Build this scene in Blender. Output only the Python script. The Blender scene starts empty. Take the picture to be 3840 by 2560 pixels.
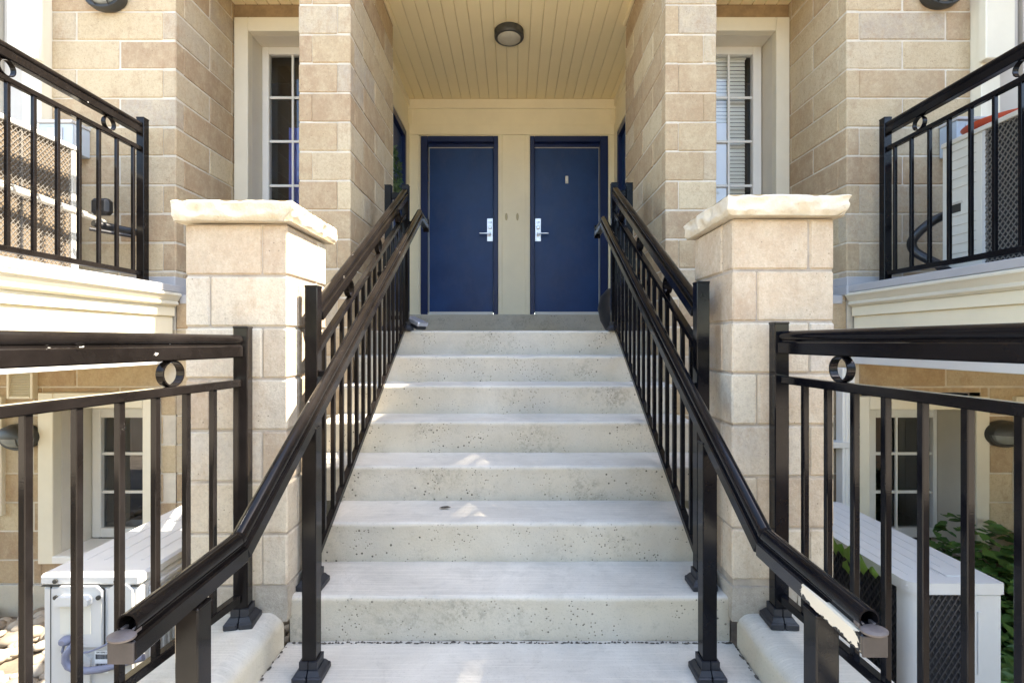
import bpy, bmesh, math, random
from mathutils import Vector, Matrix, noise
R = math.radians
rnd = random.Random(7)
scn = bpy.context.scene
COL = scn.collection

# ------------------------------------------------------------------ camera, sky, sun, exposure
EYE = 1.179
cam = bpy.data.cameras.new('camera')
cam.sensor_width = 36
cam.lens = 17.449
cam.shift_x = -0.0013
cam.clip_start, cam.clip_end = 0.05, 400
co = bpy.data.objects.new('camera', cam); COL.objects.link(co)
co.location = (0, 0, EYE); co.rotation_euler = (R(90), 0, 0)
scn.camera = co

SUN_EL, SUN_AZ = 53.0, 88.0          # azimuth measured from +Y towards +X
w = bpy.data.worlds.new('World'); scn.world = w; w.use_nodes = True
wn = w.node_tree.nodes; wl = w.node_tree.links
sky = wn.new('ShaderNodeTexSky'); sky.sky_type = 'NISHITA'; sky.sun_disc = False
sky.sun_elevation = R(SUN_EL); sky.sun_rotation = R(SUN_AZ)
bg = wn['Background']; bg.inputs['Strength'].default_value = 0.15
wl.new(sky.outputs[0], bg.inputs[0])
sl = bpy.data.lights.new('sun', 'SUN'); sl.energy = 3.0; sl.angle = R(0.5); sl.color = (1, .94, .84)
so = bpy.data.objects.new('sun', sl); COL.objects.link(so)
sd = Vector((math.sin(R(SUN_AZ))*math.cos(R(SUN_EL)), math.cos(R(SUN_AZ))*math.cos(R(SUN_EL)), math.sin(R(SUN_EL))))
so.rotation_euler = (-sd).to_track_quat('-Z', 'Y').to_euler(); so.location = (8, 0, 12)
scn.view_settings.view_transform = 'Standard'; scn.view_settings.look = 'None'
scn.view_settings.exposure = 2.82
scn.view_settings.use_white_balance = True; scn.view_settings.white_balance_temperature = 7150
scn.cycles.diffuse_bounces = 7; scn.cycles.max_bounces = 14; scn.cycles.caustics_reflective = False; scn.cycles.caustics_refractive = False; scn.view_settings.gamma = 1

# ------------------------------------------------------------------ materials
class NT:
    def __init__(s, name):
        s.m = bpy.data.materials.new(name); s.m.use_nodes = True
        s.t = s.m.node_tree; s.n = s.t.nodes; s.b = s.n['Principled BSDF']; s.out = s.n['Material Output']
        s.co = None
    def node(s, kind, **kw):
        n = s.n.new(kind)
        for k, v in kw.items():
            if k.startswith('i_'):
                n.inputs[k[2:]].default_value = v
            else: setattr(n, k, v)
        return n
    def link(s, a, b): s.t.links.new(a, b)
    def coords(s, scale=(1, 1, 1)):
        g = s.node('ShaderNodeNewGeometry')
        mp = s.node('ShaderNodeMapping'); mp.inputs['Scale'].default_value = scale
        s.link(g.outputs['Position'], mp.inputs['Vector']); return mp.outputs[0]
    def noise(s, scale, detail=6, rough=.6, sc=(1, 1, 1), dist=0):
        n = s.node('ShaderNodeTexNoise'); n.inputs['Scale'].default_value = scale
        n.inputs['Detail'].default_value = detail; n.inputs['Roughness'].default_value = rough
        n.inputs['Distortion'].default_value = dist
        s.link(s.coords(sc), n.inputs['Vector']); return n.outputs['Fac']
    def voro(s, scale, sc=(1, 1, 1), feature='F1', out='Distance', rand=1):
        n = s.node('ShaderNodeTexVoronoi', feature=feature); n.inputs['Scale'].default_value = scale
        n.inputs['Randomness'].default_value = rand
        s.link(s.coords(sc), n.inputs['Vector']); return n.outputs[out]
    def ramp(s, fac, stops):
        n = s.node('ShaderNodeValToRGB'); e = n.color_ramp.elements
        while len(e) < len(stops): e.new(.5)
        for i, (p, c) in enumerate(stops):
            e[i].position = p; e[i].color = (c, c, c, 1) if not hasattr(c, '__len__') else (*c, 1)
        s.link(fac, n.inputs[0]); return n.outputs[0]
    def mix(s, fac, a, b, mode='MIX'):
        n = s.node('ShaderNodeMix', data_type='RGBA', blend_type=mode)
        for sock, v in ((n.inputs[0], fac), (n.inputs[6], a), (n.inputs[7], b)):
            if hasattr(v, 'is_output'): s.link(v, sock)
            elif hasattr(v, '__len__'): sock.default_value = (*v, 1)
            else: sock.default_value = v
        return n.outputs[2]
    def math(s, op, a, b=0.0, c=None):
        n = s.node('ShaderNodeMath', operation=op)
        for i, v in enumerate((a, b) if c is None else (a, b, c)):
            if hasattr(v, 'is_output'): s.link(v, n.inputs[i])
            else: n.inputs[i].default_value = v
        return n.outputs[0]
    def xyz(s, what='Position'):
        g = s.node('ShaderNodeNewGeometry'); x = s.node('ShaderNodeSeparateXYZ')
        s.link(g.outputs[what], x.inputs[0]); return x.outputs
    def attr(s, name):
        a = s.node('ShaderNodeAttribute', attribute_name=name); return a.outputs['Fac']
    def base(s, v):
        i = s.b.inputs['Base Color']
        if hasattr(v, 'is_output'): s.link(v, i)
        else: i.default_value = (*v, 1)
    def rough(s, v):
        i = s.b.inputs['Roughness']
        if hasattr(v, 'is_output'): s.link(v, i)
        else: i.default_value = v
    def bump(s, h, strength=.3, dist=.01):
        b = s.node('ShaderNodeBump'); b.inputs['Strength'].default_value = strength; b.inputs['Distance'].default_value = dist
        s.link(h, b.inputs['Height']); s.link(b.outputs[0], s.b.inputs['Normal'])

def simple(name, c, rough=.5, metal=0, var=.12, nscale=4, spec=.5, bump=0, grain=60):
    k = NT(name)
    n = k.noise(nscale, 5, .65)
    k.base(k.mix(k.ramp(n, [(.3, 0), (.75, 1)]), tuple(x*(1-var) for x in c), tuple(min(1, x*(1+var*.6)) for x in c)))
    k.rough(rough); k.b.inputs['Metallic'].default_value = metal
    k.b.inputs['Specular IOR Level'].default_value = spec
    if bump: k.bump(k.noise(grain, 4), bump, .004)
    return k.m

def block_mat(name, dark, mid, light, stain):
    k = NT(name)
    t = k.attr('tint')
    lerp = lambda a, b, u: tuple(x+(y-x)*u for x, y in zip(a, b))
    grey = tuple(sum(mid)/3*.55+x*.5 for x in mid)
    c = k.ramp(t, [(0, dark), (.26, lerp(mid, stain, .55)), (.46, mid), (.66, lerp(mid, light, .55)), (.84, grey), (1, light)])
    big = k.noise(4.1, 7, .75)
    c = k.mix(k.ramp(big, [(.35, 0), (.7, .35)]), c, tuple(x*1.12 for x in mid), 'MIX')
    blot = k.noise(11, 7, .8, sc=(1, 1, .75), dist=.1)
    c = k.mix(k.ramp(blot, [(.42, 0), (.66, .5)]), c, light, 'MIX')
    c = k.mix(k.ramp(k.noise(7.3, 7, .8, sc=(1.3, 1.3, .8)), [(.51, 0), (.68, .65)]), c, stain, 'MIX')
    fine = k.noise(170, 3, .7)
    c = k.mix(k.ramp(fine, [(.3, .35), (.5, 0)]), c, tuple(x*.6 for x in mid), 'MIX')
    mid_ = k.noise(48, 5, .8)
    c = k.mix(k.ramp(mid_, [(.30, .5), (.50, 0)]), c, tuple(x*.72 for x in mid), 'MIX')
    c = k.mix(k.ramp(mid_, [(.55, 0), (.72, .45)]), c, light, 'MIX')
    pit = k.math('LESS_THAN', k.voro(38, sc=(1, 1, 1)), .1)
    pm = k.math('MULTIPLY', pit, k.ramp(k.noise(9, 3), [(.45, 0), (.6, .8)]))
    c = k.mix(pm, c, tuple(x*.38 for x in dark))
    k.base(c); k.rough(.92); k.b.inputs['Specular IOR Level'].default_value = .25
    h = k.math('ADD', k.math('MULTIPLY', fine, .35), k.math('MULTIPLY', k.noise(28, 6, .7), 1.1))
    k.bump(h, .6, .010)
    return k.m

M = {}
M['block'] = block_mat('tan_block', (.325, .22, .138), (.43, .32, .197), (.60, .497, .33), (.385, .258, .158))
M['block_warm'] = block_mat('brown_block', (.285, .185, .12), (.37, .255, .165), (.47, .35, .24), (.35, .22, .145))
M['block_pale'] = block_mat('pale_block', (.43, .325, .235), (.54, .44, .325), (.69, .61, .475), (.455, .33, .22))
M['mortar'] = simple('mortar', (.62, .555, .45), .95, var=.25, nscale=7, bump=.3)
M['mortar_grey'] = simple('mortar_grey', (.44, .38, .31), .95, var=.35, nscale=9, bump=.4)
M['cream'] = simple('cream_paint', (.86, .785, .585), .5, var=.07, nscale=2.2)
M['ivory'] = simple('ivory_trim', (.72, .665, .53), .45, var=.07, nscale=2.5)
M['reveal'] = simple('reveal_panel', (.66, .61, .51), .5, var=.07)
M['taupe'] = simple('taupe_panel', (.52, .48, .42), .5, var=.07)
M['white'] = simple('white_vinyl', (.74, .73, .69), .4, var=.05)
M['flashing'] = simple('grey_flashing', (.42, .41, .41), .5, var=.08)
M['aclid'] = simple('white_enamel', (.585, .582, .568), .35, var=.06, nscale=5)
M['beige_ac'] = simple('beige_enamel', (.66, .64, .57), .45, var=.06)
M['dark'] = simple('black_plastic', (.014, .014, .016), .45, var=.3)
M['rubber'] = simple('black_rubber', (.018, .018, .02), .38, var=.3, nscale=20)
M['cover'] = simple('post_cover_plastic', (.016, .017, .022), .5, var=.3, nscale=18)
M['silver'] = simple('brushed_metal', (.72, .73, .78), .32, .75, var=.1, nscale=30)
M['bluebox'] = simple('blue_grey_box', (.38, .43, .48), .5, var=.08)
M['conduit'] = simple('grey_conduit', (.18, .19, .26), .5, var=.2)
M['red'] = simple('red_plastic', (.52, .08, .03), .42, var=.2)
M['plank'] = simple('cream_soffit', (.86, .745, .47), .45, var=.05, nscale=1.5)
M['groove'] = simple('soffit_groove', (.62, .52, .32), .7, var=.1)
M['board'] = simple('brown_board', (.32, .22, .12), .8, var=.35, nscale=8)
M['interior'] = simple('dark_interior', (.035, .03, .025), .9, var=.3)
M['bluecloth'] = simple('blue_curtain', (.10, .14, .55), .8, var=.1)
M['blind'] = simple('blind_slat', (.90, .91, .88), .5, var=.05)
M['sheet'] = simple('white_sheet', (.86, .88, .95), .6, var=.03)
M['lens'] = simple('frosted_lens', (.42, .40, .33), .18, var=.12, nscale=14)
M['lens_dim'] = simple('grey_lens', (.25, .26, .245), .2, var=.15, nscale=12)
M['hood'] = simple('dark_lamp_housing', (.035, .035, .032), .45, var=.3)
M['copper'] = simple('coil_fins', (.21, .16, .11), .5, var=.35, nscale=40)
M['wire'] = simple('galvanised_wire', (.19, .175, .155), .5, 0, var=.15)
M['wire_dark'] = simple('dark_wire', (.05, .05, .055), .45, .2, var=.2)
M['coil_dark'] = simple('dark_coil', (.025, .026, .03), .6, var=.4, nscale=60)
M['pole'] = simple('pale_pole', (.60, .56, .48), .45, var=.3, nscale=11)
M['cap_end'] = simple('brown_end_plate', (.055, .045, .042), .5, var=.35, nscale=20)
M['cap_tab'] = simple('worn_end_cap', (.115, .095, .088), .55, var=.3, nscale=25)
M['trim_line'] = simple('weatherstrip', (.55, .54, .50), .5, var=.08)
M['brass'] = simple('dull_brass', (.55, .46, .26), .5, var=.2)
M['barkm'] = simple('bark', (.12, .085, .06), .95, var=.4, nscale=9, bump=.6)
M['ground'] = simple('gravel_soil', (.20, .165, .125), .95, var=.5, nscale=6, bump=.6)
M['ink'] = simple('black_ink', (.02, .02, .022), .7)
M['label'] = simple('paper_label', (.78, .79, .80), .6, var=.04)
M['gapshade'] = simple('joint_dirt', (.10, .085, .07), .95, var=.5, nscale=30)

def navy():
    k = NT('navy_door_paint')
    n = k.noise(2.6, 6, .65)
    c = k.mix(k.ramp(n, [(.35, 0), (.7, 1)]), (.009, .037, .132), (.014, .055, .182))
    sm = k.noise(5, 6, .75, sc=(1, 1, .6))
    c = k.mix(k.ramp(sm, [(.50, 0), (.70, .6)]), c, (.032, .058, .155))
    k.base(c); k.rough(k.ramp(n, [(.3, .3), (.7, .5)])); k.b.inputs['Specular IOR Level'].default_value = .3
    return k.m
M['navy'] = navy()
M['navy_frame'] = simple('navy_frame_paint', (.008, .021, .09), .4, var=.2, spec=.35)

def rail_mat(name, base, chips=.5, brown=0.0):
    k = NT(name)
    n = k.noise(5, 5, .7)
    c = k.mix(k.ramp(n, [(.35, 0), (.7, 1)]), base, tuple(x*1.8+.002 for x in base))
    v = k.math('LESS_THAN', k.math('ADD', k.voro(26, sc=(1, .4, 1)), k.math('MULTIPLY', k.noise(90, 3), .10)), .05*chips+.055)
    m = k.math('MULTIPLY', v if chips > 0 else 0.0, k.ramp(k.noise(6.5, 3, .6), [(.555, 0), (.58, 1)]))
    c = k.mix(m, c, (.52, .50, .47))
    if chips > .8:
        c = k.mix(k.ramp(k.noise(17, 4, .7, sc=(1, .5, 1)), [(.695, 0), (.715, 1)]), c, (.55, .53, .50))
    sc_ = k.noise(30, 5, .8, sc=(1, .12, 1))
    c = k.mix(k.ramp(sc_, [(.66, 0), (.74, .35*chips)]), c, (.22, .20, .19))
    k.base(c)
    k.rough(k.ramp(k.noise(9, 5, .7), [(.3, .05), (.75, .16)]))
    k.b.inputs['Specular IOR Level'].default_value = .19
    k.bump(k.noise(240, 2), .05, .002)
    return k.m
M['rail'] = rail_mat('black_railing_paint', (.0032, .0032, .0045), .3)
M['rail_plain'] = rail_mat('black_bar_paint', (.0032, .0032, .0045), 0)
M['rail_worn_plain'] = rail_mat('brown_black_bar_paint', (.0075, .0060, .0054), 0)  # black paint browned: the sun's warm reflection is put into the base colour
M['rail_worn'] = rail_mat('worn_black_paint', (.0075, .0060, .0054), 1.0)  # real chips, over a base browned by the same painted-in sun

def peel():
    k = NT('peeled_black_paint')
    x, y, z = k.xyz()
    jag = k.math('MULTIPLY', k.math('SUBTRACT', k.noise(20, 6, .7), .5), .055)
    zz = k.math('ADD', z, jag)
    yy = k.math('ADD', y, k.math('MULTIPLY', jag, 1.6))
    a = k.math('MULTIPLY', k.math('GREATER_THAN', zz, .594), k.math('LESS_THAN', z, .625))
    b = k.math('LESS_THAN', yy, 1.135)
    c = k.math('GREATER_THAN', yy, .955)
    m = k.math('MULTIPLY', k.math('MULTIPLY', a, b), c)
    k.base(k.mix(m, (.013, .013, .016), (.66, .60, .49)))
    k.rough(k.mix(m, (.2, .2, .2), (.8, .8, .8)))
    return k.m
M['peel'] = peel()

def concrete(name, base, pits=True, lines=False):
    k = NT(name)
    nx = k.xyz('Normal')
    up = k.math('ABSOLUTE', nx[2])
    vert = k.ramp(up, [(.35, 1), (.75, 0)])
    big = k.noise(2.3, 7, .68, dist=.5)
    c = k.mix(k.ramp(big, [(.3, 0), (.7, 1)]), tuple(x*.80 for x in base), tuple(min(1, x*1.1) for x in base))
    blot = k.noise(7.5, 6, .72, dist=.8)
    c = k.mix(k.ramp(blot, [(.52, 0), (.70, .5)]), c, tuple(x*.66 for x in base))
    c = k.mix(k.ramp(k.noise(1.3, 5, .7, sc=(1, 1.6, 1)), [(.48, 0), (.66, .4)]), c, tuple(x*.72 for x in base))
    warm = k.noise(1.7, 4, .6)
    c = k.mix(k.math('MULTIPLY', k.ramp(warm, [(.30, .15), (.62, .6)]), vert), c, (base[0]*1.02, base[1]*.93, base[2]*.76))  # warm tint on upright faces only: bounced light put into the riser colour
    spk = k.noise(150, 2, .8)
    c = k.mix(k.ramp(spk, [(.24, .55), (.42, 0)]), c, tuple(x*.45 for x in base))
    hgt = k.math('MULTIPLY', k.noise(90, 4, .7), .6)
    if pits:
        w1 = k.voro(30, feature='F1'); w2 = k.voro(62, feature='F1')
        g1 = k.ramp(k.noise(4.2, 3, .6), [(.52, 0), (.60, 1)])
        g2 = k.ramp(k.noise(5.7, 4, .7), [(.50, 0), (.58, 1)])
        w0 = k.voro(17, feature='F1'); p0 = k.math('MULTIPLY', k.ramp(k.math('ADD', w0, k.math('MULTIPLY', k.noise(60, 3), .12)), [(.115, 1), (.16, 0)]), k.ramp(k.noise(3.1, 3, .6), [(.50, 0), (.56, 1)]))
        p1 = k.math('MULTIPLY', k.ramp(w1, [(.10, 1), (.17, 0)]), g1)
        p1 = k.math('MAXIMUM', p0, p1)
        p2 = k.math('MULTIPLY', k.ramp(w2, [(.16, 1), (.24, 0)]), g2)
        p = k.math('MULTIPLY', k.math('MAXIMUM', p1, k.math('MULTIPLY', p2, .85)), k.ramp(up, [(.35, .95), (.75, .10)]))
        c = k.mix(p, c, (.085, .072, .058))
        grime = k.math('MULTIPLY', k.ramp(k.noise(3.3, 6, .75), [(.52, 0), (.66, .55)]), vert)
        grime = k.math('MULTIPLY', grime, k.ramp(k.noise(44, 4, .8), [(.42, 0), (.58, 1)]))
        c = k.mix(grime, c, (.22, .20, .16))
        hgt = k.math('SUBTRACT', hgt, k.math('MULTIPLY', p, 1.4))
    ln = k.noise(9, 4, .6, sc=(.35, 16, 1))
    c = k.mix(k.math('MULTIPLY', k.ramp(ln, [(.50, 0), (.68, .30)]), k.ramp(up, [(.6, 0), (.9, 1)])), c, tuple(min(1, x*1.35) for x in base))
    hgt = k.math('ADD', hgt, k.math('MULTIPLY', ln, .5))
    k.base(c); k.rough(.88); k.b.inputs['Specular IOR Level'].default_value = .3
    k.bump(hgt, .45, .006)
    return k.m
M['concrete'] = concrete('cast_concrete', (.56, .52, .45))
M['concrete_kerb'] = concrete('kerb_concrete', (.54, .51, .44), pits=False)
M['stone_base'] = block_mat('grey_base_stone', (.33, .28, .22), (.42, .37, .30), (.55, .50, .42), (.25, .21, .16))

def capstone():
    k = NT('rough_limestone')
    c = k.mix(k.ramp(k.noise(6, 6, .7, dist=.7), [(.35, 0), (.7, 1)]), (.58, .49, .36), (.72, .67, .56))
    c = k.mix(k.ramp(k.noise(13, 6, .75, sc=(1, 1, 2.2)), [(.58, 0), (.70, .6)]), c, (.45, .33, .19))
    c = k.mix(k.ramp(k.noise(40, 4, .8), [(.64, 0), (.74, .55)]), c, (.24, .20, .15))
    k.base(c); k.rough(.9); k.bump(k.math('ADD', k.noise(36, 6, .7), k.math('MULTIPLY', k.noise(130, 3), .4)), .5, .01)
    return k.m
M['capstone'] = capstone()

def glass(name, tint, refl):
    k = NT(name)
    k.n.remove(k.b)
    tr = k.node('ShaderNodeBsdfTransparent'); tr.inputs[0].default_value = (*tint, 1)
    gl = k.node('ShaderNodeBsdfGlossy'); gl.inputs['Roughness'].default_value = .01; gl.inputs[0].default_value = (.95, .97, 1, 1)
    lw = k.node('ShaderNodeFresnel'); lw.inputs['IOR'].default_value = 1.6
    mx = k.node('ShaderNodeMixShader')
    f = k.math('ADD', k.math('MULTIPLY', lw.outputs[0], 1.0), refl)
    k.link(f, mx.inputs[0]); k.link(tr.outputs[0], mx.inputs[1]); k.link(gl.outputs[0], mx.inputs[2])
    k.link(mx.outputs[0], k.out.inputs[0]); return k.m
M['glass'] = glass('window_glass', (.97, .98, .97), .015)
M['glass_dark'] = glass('dark_window_glass', (.28, .31, .33), .08)

def leafm(name, a, b, tr=.25):
    k = NT(name)
    t = k.attr('tint')
    k.base(k.ramp(t, [(0, a), (1, b)])); k.rough(.5)
    k.b.inputs['Transmission Weight'].default_value = 0
    k.b.inputs['Subsurface Weight'].default_value = 0
    return k.m
M['leaf'] = leafm('tree_leaf', (.025, .055, .012), (.09, .14, .03))
M['ground_leaf'] = leafm('ground_cover_leaf', (.028, .075, .014), (.105, .215, .042))
M['vine_leaf'] = leafm('vine_leaf', (.10, .22, .035), (.18, .32, .06))
M['dry_leaf'] = simple('dry_leaf', (.045, .035, .025), .7)
M['wreath'] = leafm('wreath_leaf', (.03, .08, .03), (.10, .17, .07))
M['paver'] = simple('paver', (.58, .485, .37), .85, var=.2, nscale=2)
def pebble():
    k = NT('river_pebble')
    k.base(k.mix(k.ramp(k.noise(14, 5, .7), [(.4, 0), (.7, .4)]), k.ramp(k.attr('tint'), [(0, (.20, .165, .125)), (.5, (.35, .30, .24)), (1, (.47, .43, .36))]), (.34, .28, .2)))
    k.rough(.8); return k.m
M['pebble'] = pebble()

# ------------------------------------------------------------------ mesh builder
class MB:
    def __init__(s): s.v = []; s.f = []; s.t = []; s.mi = []; s.tint = .5; s.mat = 0
    def face(s, idx): s.f.append(tuple(idx)); s.t.append(s.tint); s.mi.append(s.mat)
    def add(s, verts, faces):
        o = len(s.v); s.v.extend(Vector(p) for p in verts)
        for f in faces: s.face([o+i for i in f])
    def box(s, x0, x1, y0, y1, z0, z1, b=0.0, mtx=None):
        x0, x1 = sorted((x0, x1)); y0, y1 = sorted((y0, y1)); z0, z1 = sorted((z0, z1))
        b = min(b, (x1-x0)*.45, (y1-y0)*.45, (z1-z0)*.45)
        lo = (x0, y0, z0); hi = (x1, y1, z1)
        if b <= 0:
            vs = [(lo[0] if i & 1 == 0 else hi[0], lo[1] if i & 2 == 0 else hi[1], lo[2] if i & 4 == 0 else hi[2]) for i in range(8)]
            fs = [(0, 4, 6, 2), (1, 3, 7, 5), (0, 1, 5, 4), (2, 6, 7, 3), (0, 2, 3, 1), (4, 5, 7, 6)]
        else:
            vs = []; ix = {}
            for sx in (0, 1):
                for sy in (0, 1):
                    for sz in (0, 1):
                        c = [(lo, hi)[q][a] for a, q in ((0, sx), (1, sy), (2, sz))]
                        q = (1 if sx == 0 else -1, 1 if sy == 0 else -1, 1 if sz == 0 else -1)
                        for a in range(3):
                            p = [c[i] + (0 if i == a else q[i]*b) for i in range(3)]
                            ix[(sx, sy, sz, a)] = len(vs); vs.append(p)
            fs = []
            for a in range(3):
                o = [i for i in range(3) if i != a]
                for q in (0, 1):
                    loop = []
                    for e in ((0, 0), (1, 0), (1, 1), (0, 1)):
                        k = [0, 0, 0]; k[a] = q; k[o[0]] = e[0]; k[o[1]] = e[1]
                        loop.append(ix[(*k, a)])
                    fs.append(loop)
                for e in ((0, 0), (1, 0), (1, 1), (0, 1)):       # edges along axis a, between faces o0 and o1
                    k0 = [0, 0, 0]; k0[o[0]] = e[0]; k0[o[1]] = e[1]; k1 = list(k0); k1[a] = 1
                    fs.append([ix[(*k0, o[0])], ix[(*k1, o[0])], ix[(*k1, o[1])], ix[(*k0, o[1])]])
            for sx in (0, 1):
                for sy in (0, 1):
                    for sz in (0, 1): fs.append([ix[(sx, sy, sz, a)] for a in range(3)])
        if mtx is not None: vs = [mtx @ Vector(p) for p in vs]
        s.add(vs, fs)
    def bar(s, p, q, wx, wz, b=.002, up=Vector((0, 0, 1))):
        """rectangular bar from p to q; wx across, wz along the 'up' side"""
        p = Vector(p); q = Vector(q); d = (q-p); L = d.length; d.normalize()
        x = d.cross(up)
        if x.length < 1e-5: x = Vector((1, 0, 0))
        x.normalize(); z = x.cross(d)
        m = Matrix((( x.x, d.x, z.x, p.x), (x.y, d.y, z.y, p.y), (x.z, d.z, z.z, p.z), (0, 0, 0, 1)))
        s.box(-wx/2, wx/2, 0, L, -wz/2, wz/2, b, m)
    def tube(s, pts, r, n=14, caps=True, radii=None):
        pts = [Vector(p) for p in pts]; rings = []
        t0 = (pts[1]-pts[0]).normalized()
        ref = Vector((0, 0, 1)) if abs(t0.z) < .9 else Vector((1, 0, 0))
        a = t0.cross(ref).normalized()
        for i, p in enumerate(pts):
            if i == 0: t = t0
            elif i == len(pts)-1: t = (pts[i]-pts[i-1]).normalized()
            else: t = ((pts[i]-pts[i-1]).normalized()+(pts[i+1]-pts[i]).normalized()).normalized()
            a = (a-t*a.dot(t)).normalized(); bb = t.cross(a)
            rr = radii[i] if radii else r
            k = 1.0
            if 0 < i < len(pts)-1:
                k = 1/max(.5, t.dot((pts[i+1]-pts[i]).normalized()))
            rings.append([p + (a*math.cos(2*math.pi*j/n) + bb*math.sin(2*math.pi*j/n)*1.0)*rr for j in range(n)])
        o = len(s.v)
        for rg in rings: s.v.extend(rg)
        for i in range(len(rings)-1):
            for j in range(n):
                s.face((o+i*n+j, o+i*n+(j+1) % n, o+(i+1)*n+(j+1) % n, o+(i+1)*n+j))
        if caps:
            s.face([o+j for j in range(n)][::-1]); s.face([o+(len(rings)-1)*n+j for j in range(n)])
    def lathe(s, prof, c, axis=Vector((0, 0, 1)), n=24, sx=1, sy=1):
        axis = Vector(axis).normalized(); ref = Vector((1, 0, 0)) if abs(axis.x) < .9 else Vector((0, 0, 1))
        a = (ref-axis*ref.dot(axis)).normalized(); b = axis.cross(a); c = Vector(c); o = len(s.v)
        for (r, h) in prof:
            for j in range(n):
                q = 2*math.pi*j/n
                s.v.append(c+a*(r*sx*math.cos(q))+b*(r*sy*math.sin(q))+axis*h)
        for i in range(len(prof)-1):
            for j in range(n): s.face((o+i*n+j, o+i*n+(j+1) % n, o+(i+1)*n+(j+1) % n, o+(i+1)*n+j))
        s.face([o+j for j in range(n)][::-1]); s.face([o+(len(prof)-1)*n+j for j in range(n)])
    def ring(s, c, axis, r, th, wd, n=28):
        s2 = [(r, -wd/2), (r, wd/2), (r-th, wd/2), (r-th, -wd/2)]
        axis = Vector(axis).normalized(); ref = Vector((0, 0, 1)); a = axis.cross(ref).normalized(); b = axis.cross(a); c = Vector(c)
        o = len(s.v); m = 4
        for j in range(n):
            q = 2*math.pi*j/n
            for (rr, h) in s2: s.v.append(c+a*rr*math.cos(q)+b*rr*math.sin(q)+axis*h)
        for j in range(n):
            for i in range(m):
                s.face((o+j*m+i, o+j*m+(i+1) % m, o+((j+1) % n)*m+(i+1) % m, o+((j+1) % n)*m+i))
    def extrude(s, prof, p0, U, V, D):
        """closed profile [(u,v)] swept from p0 along D"""
        p0 = Vector(p0); U = Vector(U); V = Vector(V); D = Vector(D); n = len(prof); o = len(s.v)
        for e in (0, 1):
            for (u, v) in prof: s.v.append(p0+U*u+V*v+D*e)
        for i in range(n): s.face((o+i, o+(i+1) % n, o+n+(i+1) % n, o+n+i))
        s.face([o+i for i in range(n)][::-1]); s.face([o+n+i for i in range(n)])
    def build(s, name, mats, parent=None, base=None, angle=35, fix=True):
        if not isinstance(mats, (list, tuple)): mats = [mats]
        me = bpy.data.meshes.new(name)
        off = Vector((0, 0, 0))
        if parent is not None:
            r = parent
            while r.parent: r = r.parent
            off = r.location.copy()
        elif base is not None: off = Vector(base)
        me.from_pydata([p-off for p in s.v], [], s.f)
        for m in mats: me.materials.append(m)
        me.polygons.foreach_set('material_index', s.mi)
        at = me.attributes.new('tint', 'FLOAT', 'FACE'); at.data.foreach_set('value', s.t)
        if fix:
            bm = bmesh.new(); bm.from_mesh(me); bmesh.ops.recalc_face_normals(bm, faces=bm.faces); bm.to_mesh(me); bm.free()
        me.polygons.foreach_set('use_smooth', [True]*len(me.polygons))
        me.set_sharp_from_angle(angle=R(angle))
        me.update()
        o = bpy.data.objects.new(name, me); COL.objects.link(o)
        if parent is not None: o.parent = parent
        elif base is not None: o.location = off
        return o

def thing(name, label, cat, loc, group=None):
    o = bpy.data.objects.new(name, None); COL.objects.link(o); o.location = loc
    o.empty_display_size = .1
    o['label'] = label; o['category'] = cat
    if group: o['group'] = group
    return o
def tag(o, label, cat, group=None, kind=None):
    o['label'] = label; o['category'] = cat
    if group: o['group'] = group
    if kind: o['kind'] = kind
    return o
def struct(o, label=None, cat=None):
    o['kind'] = 'structure'
    if label: o['label'] = label
    if cat: o['category'] = cat
    return o
def P(px, py, d):
    """survey point: pixel of the 2352-wide photograph at a known depth"""
    return Vector(((px-1179)/1140*d, d, EYE-(py-783)/1140*d))

# ------------------------------------------------------------------ block walls
def rsub(rects, hole):
    out = []
    for (a, b, c, d) in rects:
        h0, h1, k0, k1 = hole
        if h1 <= a or h0 >= b or k1 <= c or k0 >= d: out.append((a, b, c, d)); continue
        if h0 > a: out.append((a, h0, c, d))
        if h1 < b: out.append((h1, b, c, d))
        m0, m1 = max(a, h0), min(b, h1)
        if k0 > c: out.append((m0, m1, c, k0))
        if k1 < d: out.append((m0, m1, k1, d))
    return out
def block_wall(mb, O, U, N, width, z0, z1, zref, A, B, holes=(), th=.09, J=.010, endA=None, endB=None):
    """A, B = (start, first joint, pitch) of the two alternating courses; mats: 0 block, 1 mortar"""
    O = Vector(O); U = Vector(U); N = Vector(N)
    def put(u0, u1, za, zb, n0, n1, b):
        p = O+U*u0+N*n0; q = O+U*u1+N*n1
        mb.box(p.x, q.x, p.y, q.y, za, zb, b)
    mb.mat = 1
    rects = [(.004, width-.004, z0, z1)]
    for h in holes: rects = rsub(rects, h)
    for (a, b, c, d) in rects: put(a, b, c, d, -.085, -.0055, 0)
    mb.mat = 0
    k = int(math.floor((z0-zref)/.2))
    while zref+k*.2 < z1-1e-4:
        c0 = max(z0, zref+k*.2); c1 = min(z1, zref+(k+1)*.2)
        st, j0, pitch = A if k % 2 == 0 else B
        en = (endA if k % 2 == 0 else endB)
        en = width if en is None else en
        xs = [st]; x = j0
        while x < en-.03:
            if x > st+.03: xs.append(x)
            x += pitch
        xs.append(en)
        for a, b in zip(xs[:-1], xs[1:]):
            rs = [(a+J/2 if a > st else a, b-J/2 if b < en else b, c0+J/2, c1-J/2)]
            for h in holes: rs = rsub(rs, h)
            mb.tint = rnd.random()**.9
            jit = rnd.uniform(-.0012, .0012)
            cb = rnd.uniform(.003, .008)
            for (p, q, e, f) in rs:
                if q-p > .012 and f-e > .012: put(p, q, e, f, -th, jit, cb)
        k += 1
    mb.tint = .5

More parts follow.
